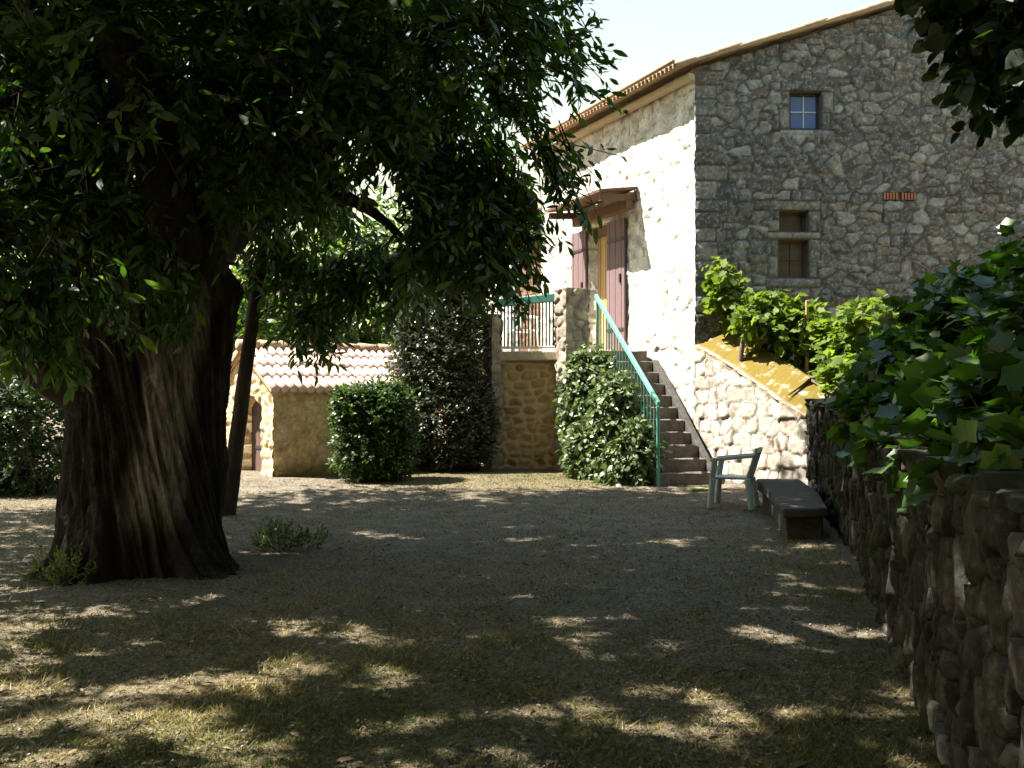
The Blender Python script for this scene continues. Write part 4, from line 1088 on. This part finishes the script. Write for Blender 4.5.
# vines on the raised garden
def vine(label, lobes, n, seed, mat, stems, ll, per=7, tl=.35, shell=.3, thin=None, droop=.35, stake=None, keep=None):
    l0 = lobes[0][0]
    e = empty("grape_vine", (l0[0], l0[1], garz(l0[0], l0[1])), label, "vine", "vines on the raised garden")
    crown_mesh("foliage", [foliage(lobes, n, seed, per=per, tl=tl, ll=ll, lw=.85, shape=LOBED, droop=droop, shell=shell, flat=.5, thin=thin, keep=keep)], mat, e, .005, M['stem'])
    for s in stems: limb(e, s[0], s[1], seed, M['stem'], seg=8, name="stem")
    if stake:
        mb = MB(); x, y, z0, z1 = stake
        mb.beam((x, y, z0), (x + .02, y, z1), .05, .05, up=(1, 0, 0)); mb.build("stake", M['wood_tan'], e, bevel=.008)
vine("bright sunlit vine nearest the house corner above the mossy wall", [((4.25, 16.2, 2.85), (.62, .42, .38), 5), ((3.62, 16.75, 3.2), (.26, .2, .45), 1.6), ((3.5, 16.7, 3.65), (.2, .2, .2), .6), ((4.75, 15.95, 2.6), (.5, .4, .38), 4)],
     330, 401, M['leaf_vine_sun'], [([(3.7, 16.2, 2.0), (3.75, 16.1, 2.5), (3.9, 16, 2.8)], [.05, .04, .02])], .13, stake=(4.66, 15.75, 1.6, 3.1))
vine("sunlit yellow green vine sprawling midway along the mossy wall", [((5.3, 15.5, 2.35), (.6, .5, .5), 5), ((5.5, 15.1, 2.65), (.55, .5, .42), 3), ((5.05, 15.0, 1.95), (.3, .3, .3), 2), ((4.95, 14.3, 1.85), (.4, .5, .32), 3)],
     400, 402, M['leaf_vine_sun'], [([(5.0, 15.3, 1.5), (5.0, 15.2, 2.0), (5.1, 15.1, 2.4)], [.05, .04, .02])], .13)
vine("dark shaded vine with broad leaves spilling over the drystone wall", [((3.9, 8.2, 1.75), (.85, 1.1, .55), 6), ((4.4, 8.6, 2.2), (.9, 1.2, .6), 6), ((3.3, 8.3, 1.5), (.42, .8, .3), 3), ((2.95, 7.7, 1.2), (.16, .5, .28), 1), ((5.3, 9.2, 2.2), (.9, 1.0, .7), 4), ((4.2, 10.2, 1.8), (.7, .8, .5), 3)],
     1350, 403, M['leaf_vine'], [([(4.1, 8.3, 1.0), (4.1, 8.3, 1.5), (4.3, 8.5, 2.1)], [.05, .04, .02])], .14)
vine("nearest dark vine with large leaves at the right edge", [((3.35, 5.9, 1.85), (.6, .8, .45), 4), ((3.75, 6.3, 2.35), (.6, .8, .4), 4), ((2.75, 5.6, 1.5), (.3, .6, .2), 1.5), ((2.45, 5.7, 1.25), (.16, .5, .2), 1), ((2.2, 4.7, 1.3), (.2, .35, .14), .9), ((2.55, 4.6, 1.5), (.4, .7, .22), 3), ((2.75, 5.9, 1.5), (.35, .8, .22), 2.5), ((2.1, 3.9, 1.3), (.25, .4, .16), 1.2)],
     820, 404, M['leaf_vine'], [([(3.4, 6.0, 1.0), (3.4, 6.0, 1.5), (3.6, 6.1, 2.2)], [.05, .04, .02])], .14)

# ------------------------------------------------------------------ grass, dead leaves
r = np.random.default_rng(77)
n = 420000
Y = 3.6 + (17.5 - 3.6) * r.random(n) ** 1.7
X = (r.random(n) * 1.16 - .58) * Y
t_ = turf(X, Y) * (.35 + 1.3 * fbm(X * 3.5, Y * 3.5, 91, 3))
tuft = sstep(.62, .75, fbm(X * 2.6, Y * 2.6, 95, 3)) * .5
wl = np.interp(Y, gxa[:, 1], gxa[:, 0])
kp = (r.random(n) < np.clip(t_ * .85 + tuft * .25, 0.015, 1)) & (X < wl - .45) & ((X + 3.42) ** 2 + (Y - 9.35) ** 2 > .72)
X, Y = X[kp], Y[kp]; n = len(X)
h = (.014 + .028 * r.random(n) ** 2) * (1 + .6 * sstep(.55, .75, fbm(X * 2.6, Y * 2.6, 95, 3)))
lean = r.normal(size=(n, 2)) * .9
a_ = r.random(n) * 6.28; wd_ = .0035 + .002 * (Y / 8)
B = np.stack([X, Y, gz(X, Y) - .008], 1)
V = np.stack([B + np.stack([np.cos(a_) * wd_, np.sin(a_) * wd_, 0 * a_], 1), B - np.stack([np.cos(a_) * wd_, np.sin(a_) * wd_, 0 * a_], 1),
              B + np.stack([lean[:, 0] * h, lean[:, 1] * h, h], 1)], 1).reshape(-1, 3)
Fq = np.arange(n * 3).reshape(n, 3)
dry = np.clip(.34 - .3 * sstep(13.8, 15.2, Y) + .9 * (fbm(X * .9, Y * .9, 55, 3) - .2) + r.normal(size=n) * .22, 0, 1)
cc = np.repeat(dry, 3)
gr = mesh("grass", V, [Fq], M['grass'], None, {"leaf": np.stack([cc, cc, cc], 1)})
tag(gr, "short dry and green grass growing in patches over the yard", "grass", kind="stuff")

n = 22000
Y = 4 + 12 * r.random(n) ** 1.3; X = (r.random(n) * 1.1 - .55) * Y
kp = (X < np.interp(Y, gxa[:, 1], gxa[:, 0]) - .5) & ((X + 3.42) ** 2 + (Y - 9.35) ** 2 > .8)
X, Y = X[kp], Y[kp]; n = len(X)
a_ = r.random(n) * 6.28
Dl = nrm(np.stack([np.cos(a_), np.sin(a_), r.normal(size=n) * .2], 1)); Nl = nrm(np.stack([r.normal(size=n) * .3, r.normal(size=n) * .3, np.ones(n)], 1))
V, polys, c = leaves(np.stack([X, Y, gz(X, Y) + .012], 1), Dl, Nl, .015 + .045 * r.random(n) ** 3 + .07 * (r.random(n) > .975) * r.random(n), .36, OVAL, r)
li = mesh("dead_leaves", V, polys, M['litter'], None, {"leaf": c})
tag(li, "small dry leaves and bits scattered over the ground", "leaf litter", kind="stuff")

# loose stones on the bare earth
n = 26000
Y = 3.8 + 13 * r.random(n) ** 1.4; X = (r.random(n) * 1.1 - .55) * Y
kp = (X < np.interp(Y, gxa[:, 1], gxa[:, 0]) - .5) & ((X + 3.42) ** 2 + (Y - 9.35) ** 2 > .7) & (r.random(n) > turf(X, Y) * .7)
X, Y = X[kp], Y[kp]; n = len(X)
sz = .004 + .011 * r.random(n) ** 3
T = np.array([(1, 0, 0), (.2, .9, 0), (-1, .2, 0), (-.1, -.9, 0), (.1, .1, .7), (0, 0, -.5)])
a_ = r.random(n) * 6.28
ca, sa = np.cos(a_)[:, None], np.sin(a_)[:, None]
TT = T[None] * r.uniform(.6, 1.3, (n, 6, 1))
V = np.stack([TT[..., 0] * ca - TT[..., 1] * sa, TT[..., 0] * sa + TT[..., 1] * ca, TT[..., 2]], -1) * sz[:, None, None] + np.stack([X, Y, gz(X, Y) + .012], 1)[:, None, :]
Fq = np.array([(0, 1, 4), (1, 2, 4), (2, 3, 4), (3, 0, 4), (1, 0, 5), (2, 1, 5), (3, 2, 5), (0, 3, 5)])
c = np.repeat(r.random(n), 6)
gv = mesh("gravel", V.reshape(-1, 3), [(Fq[None] + (np.arange(n) * 6)[:, None, None]).reshape(-1, 3)], M['pebble'], None, {"leaf": np.stack([c, c, c], 1)})
tag(gv, "small loose pebbles scattered over the bare earth", "gravel", kind="stuff")
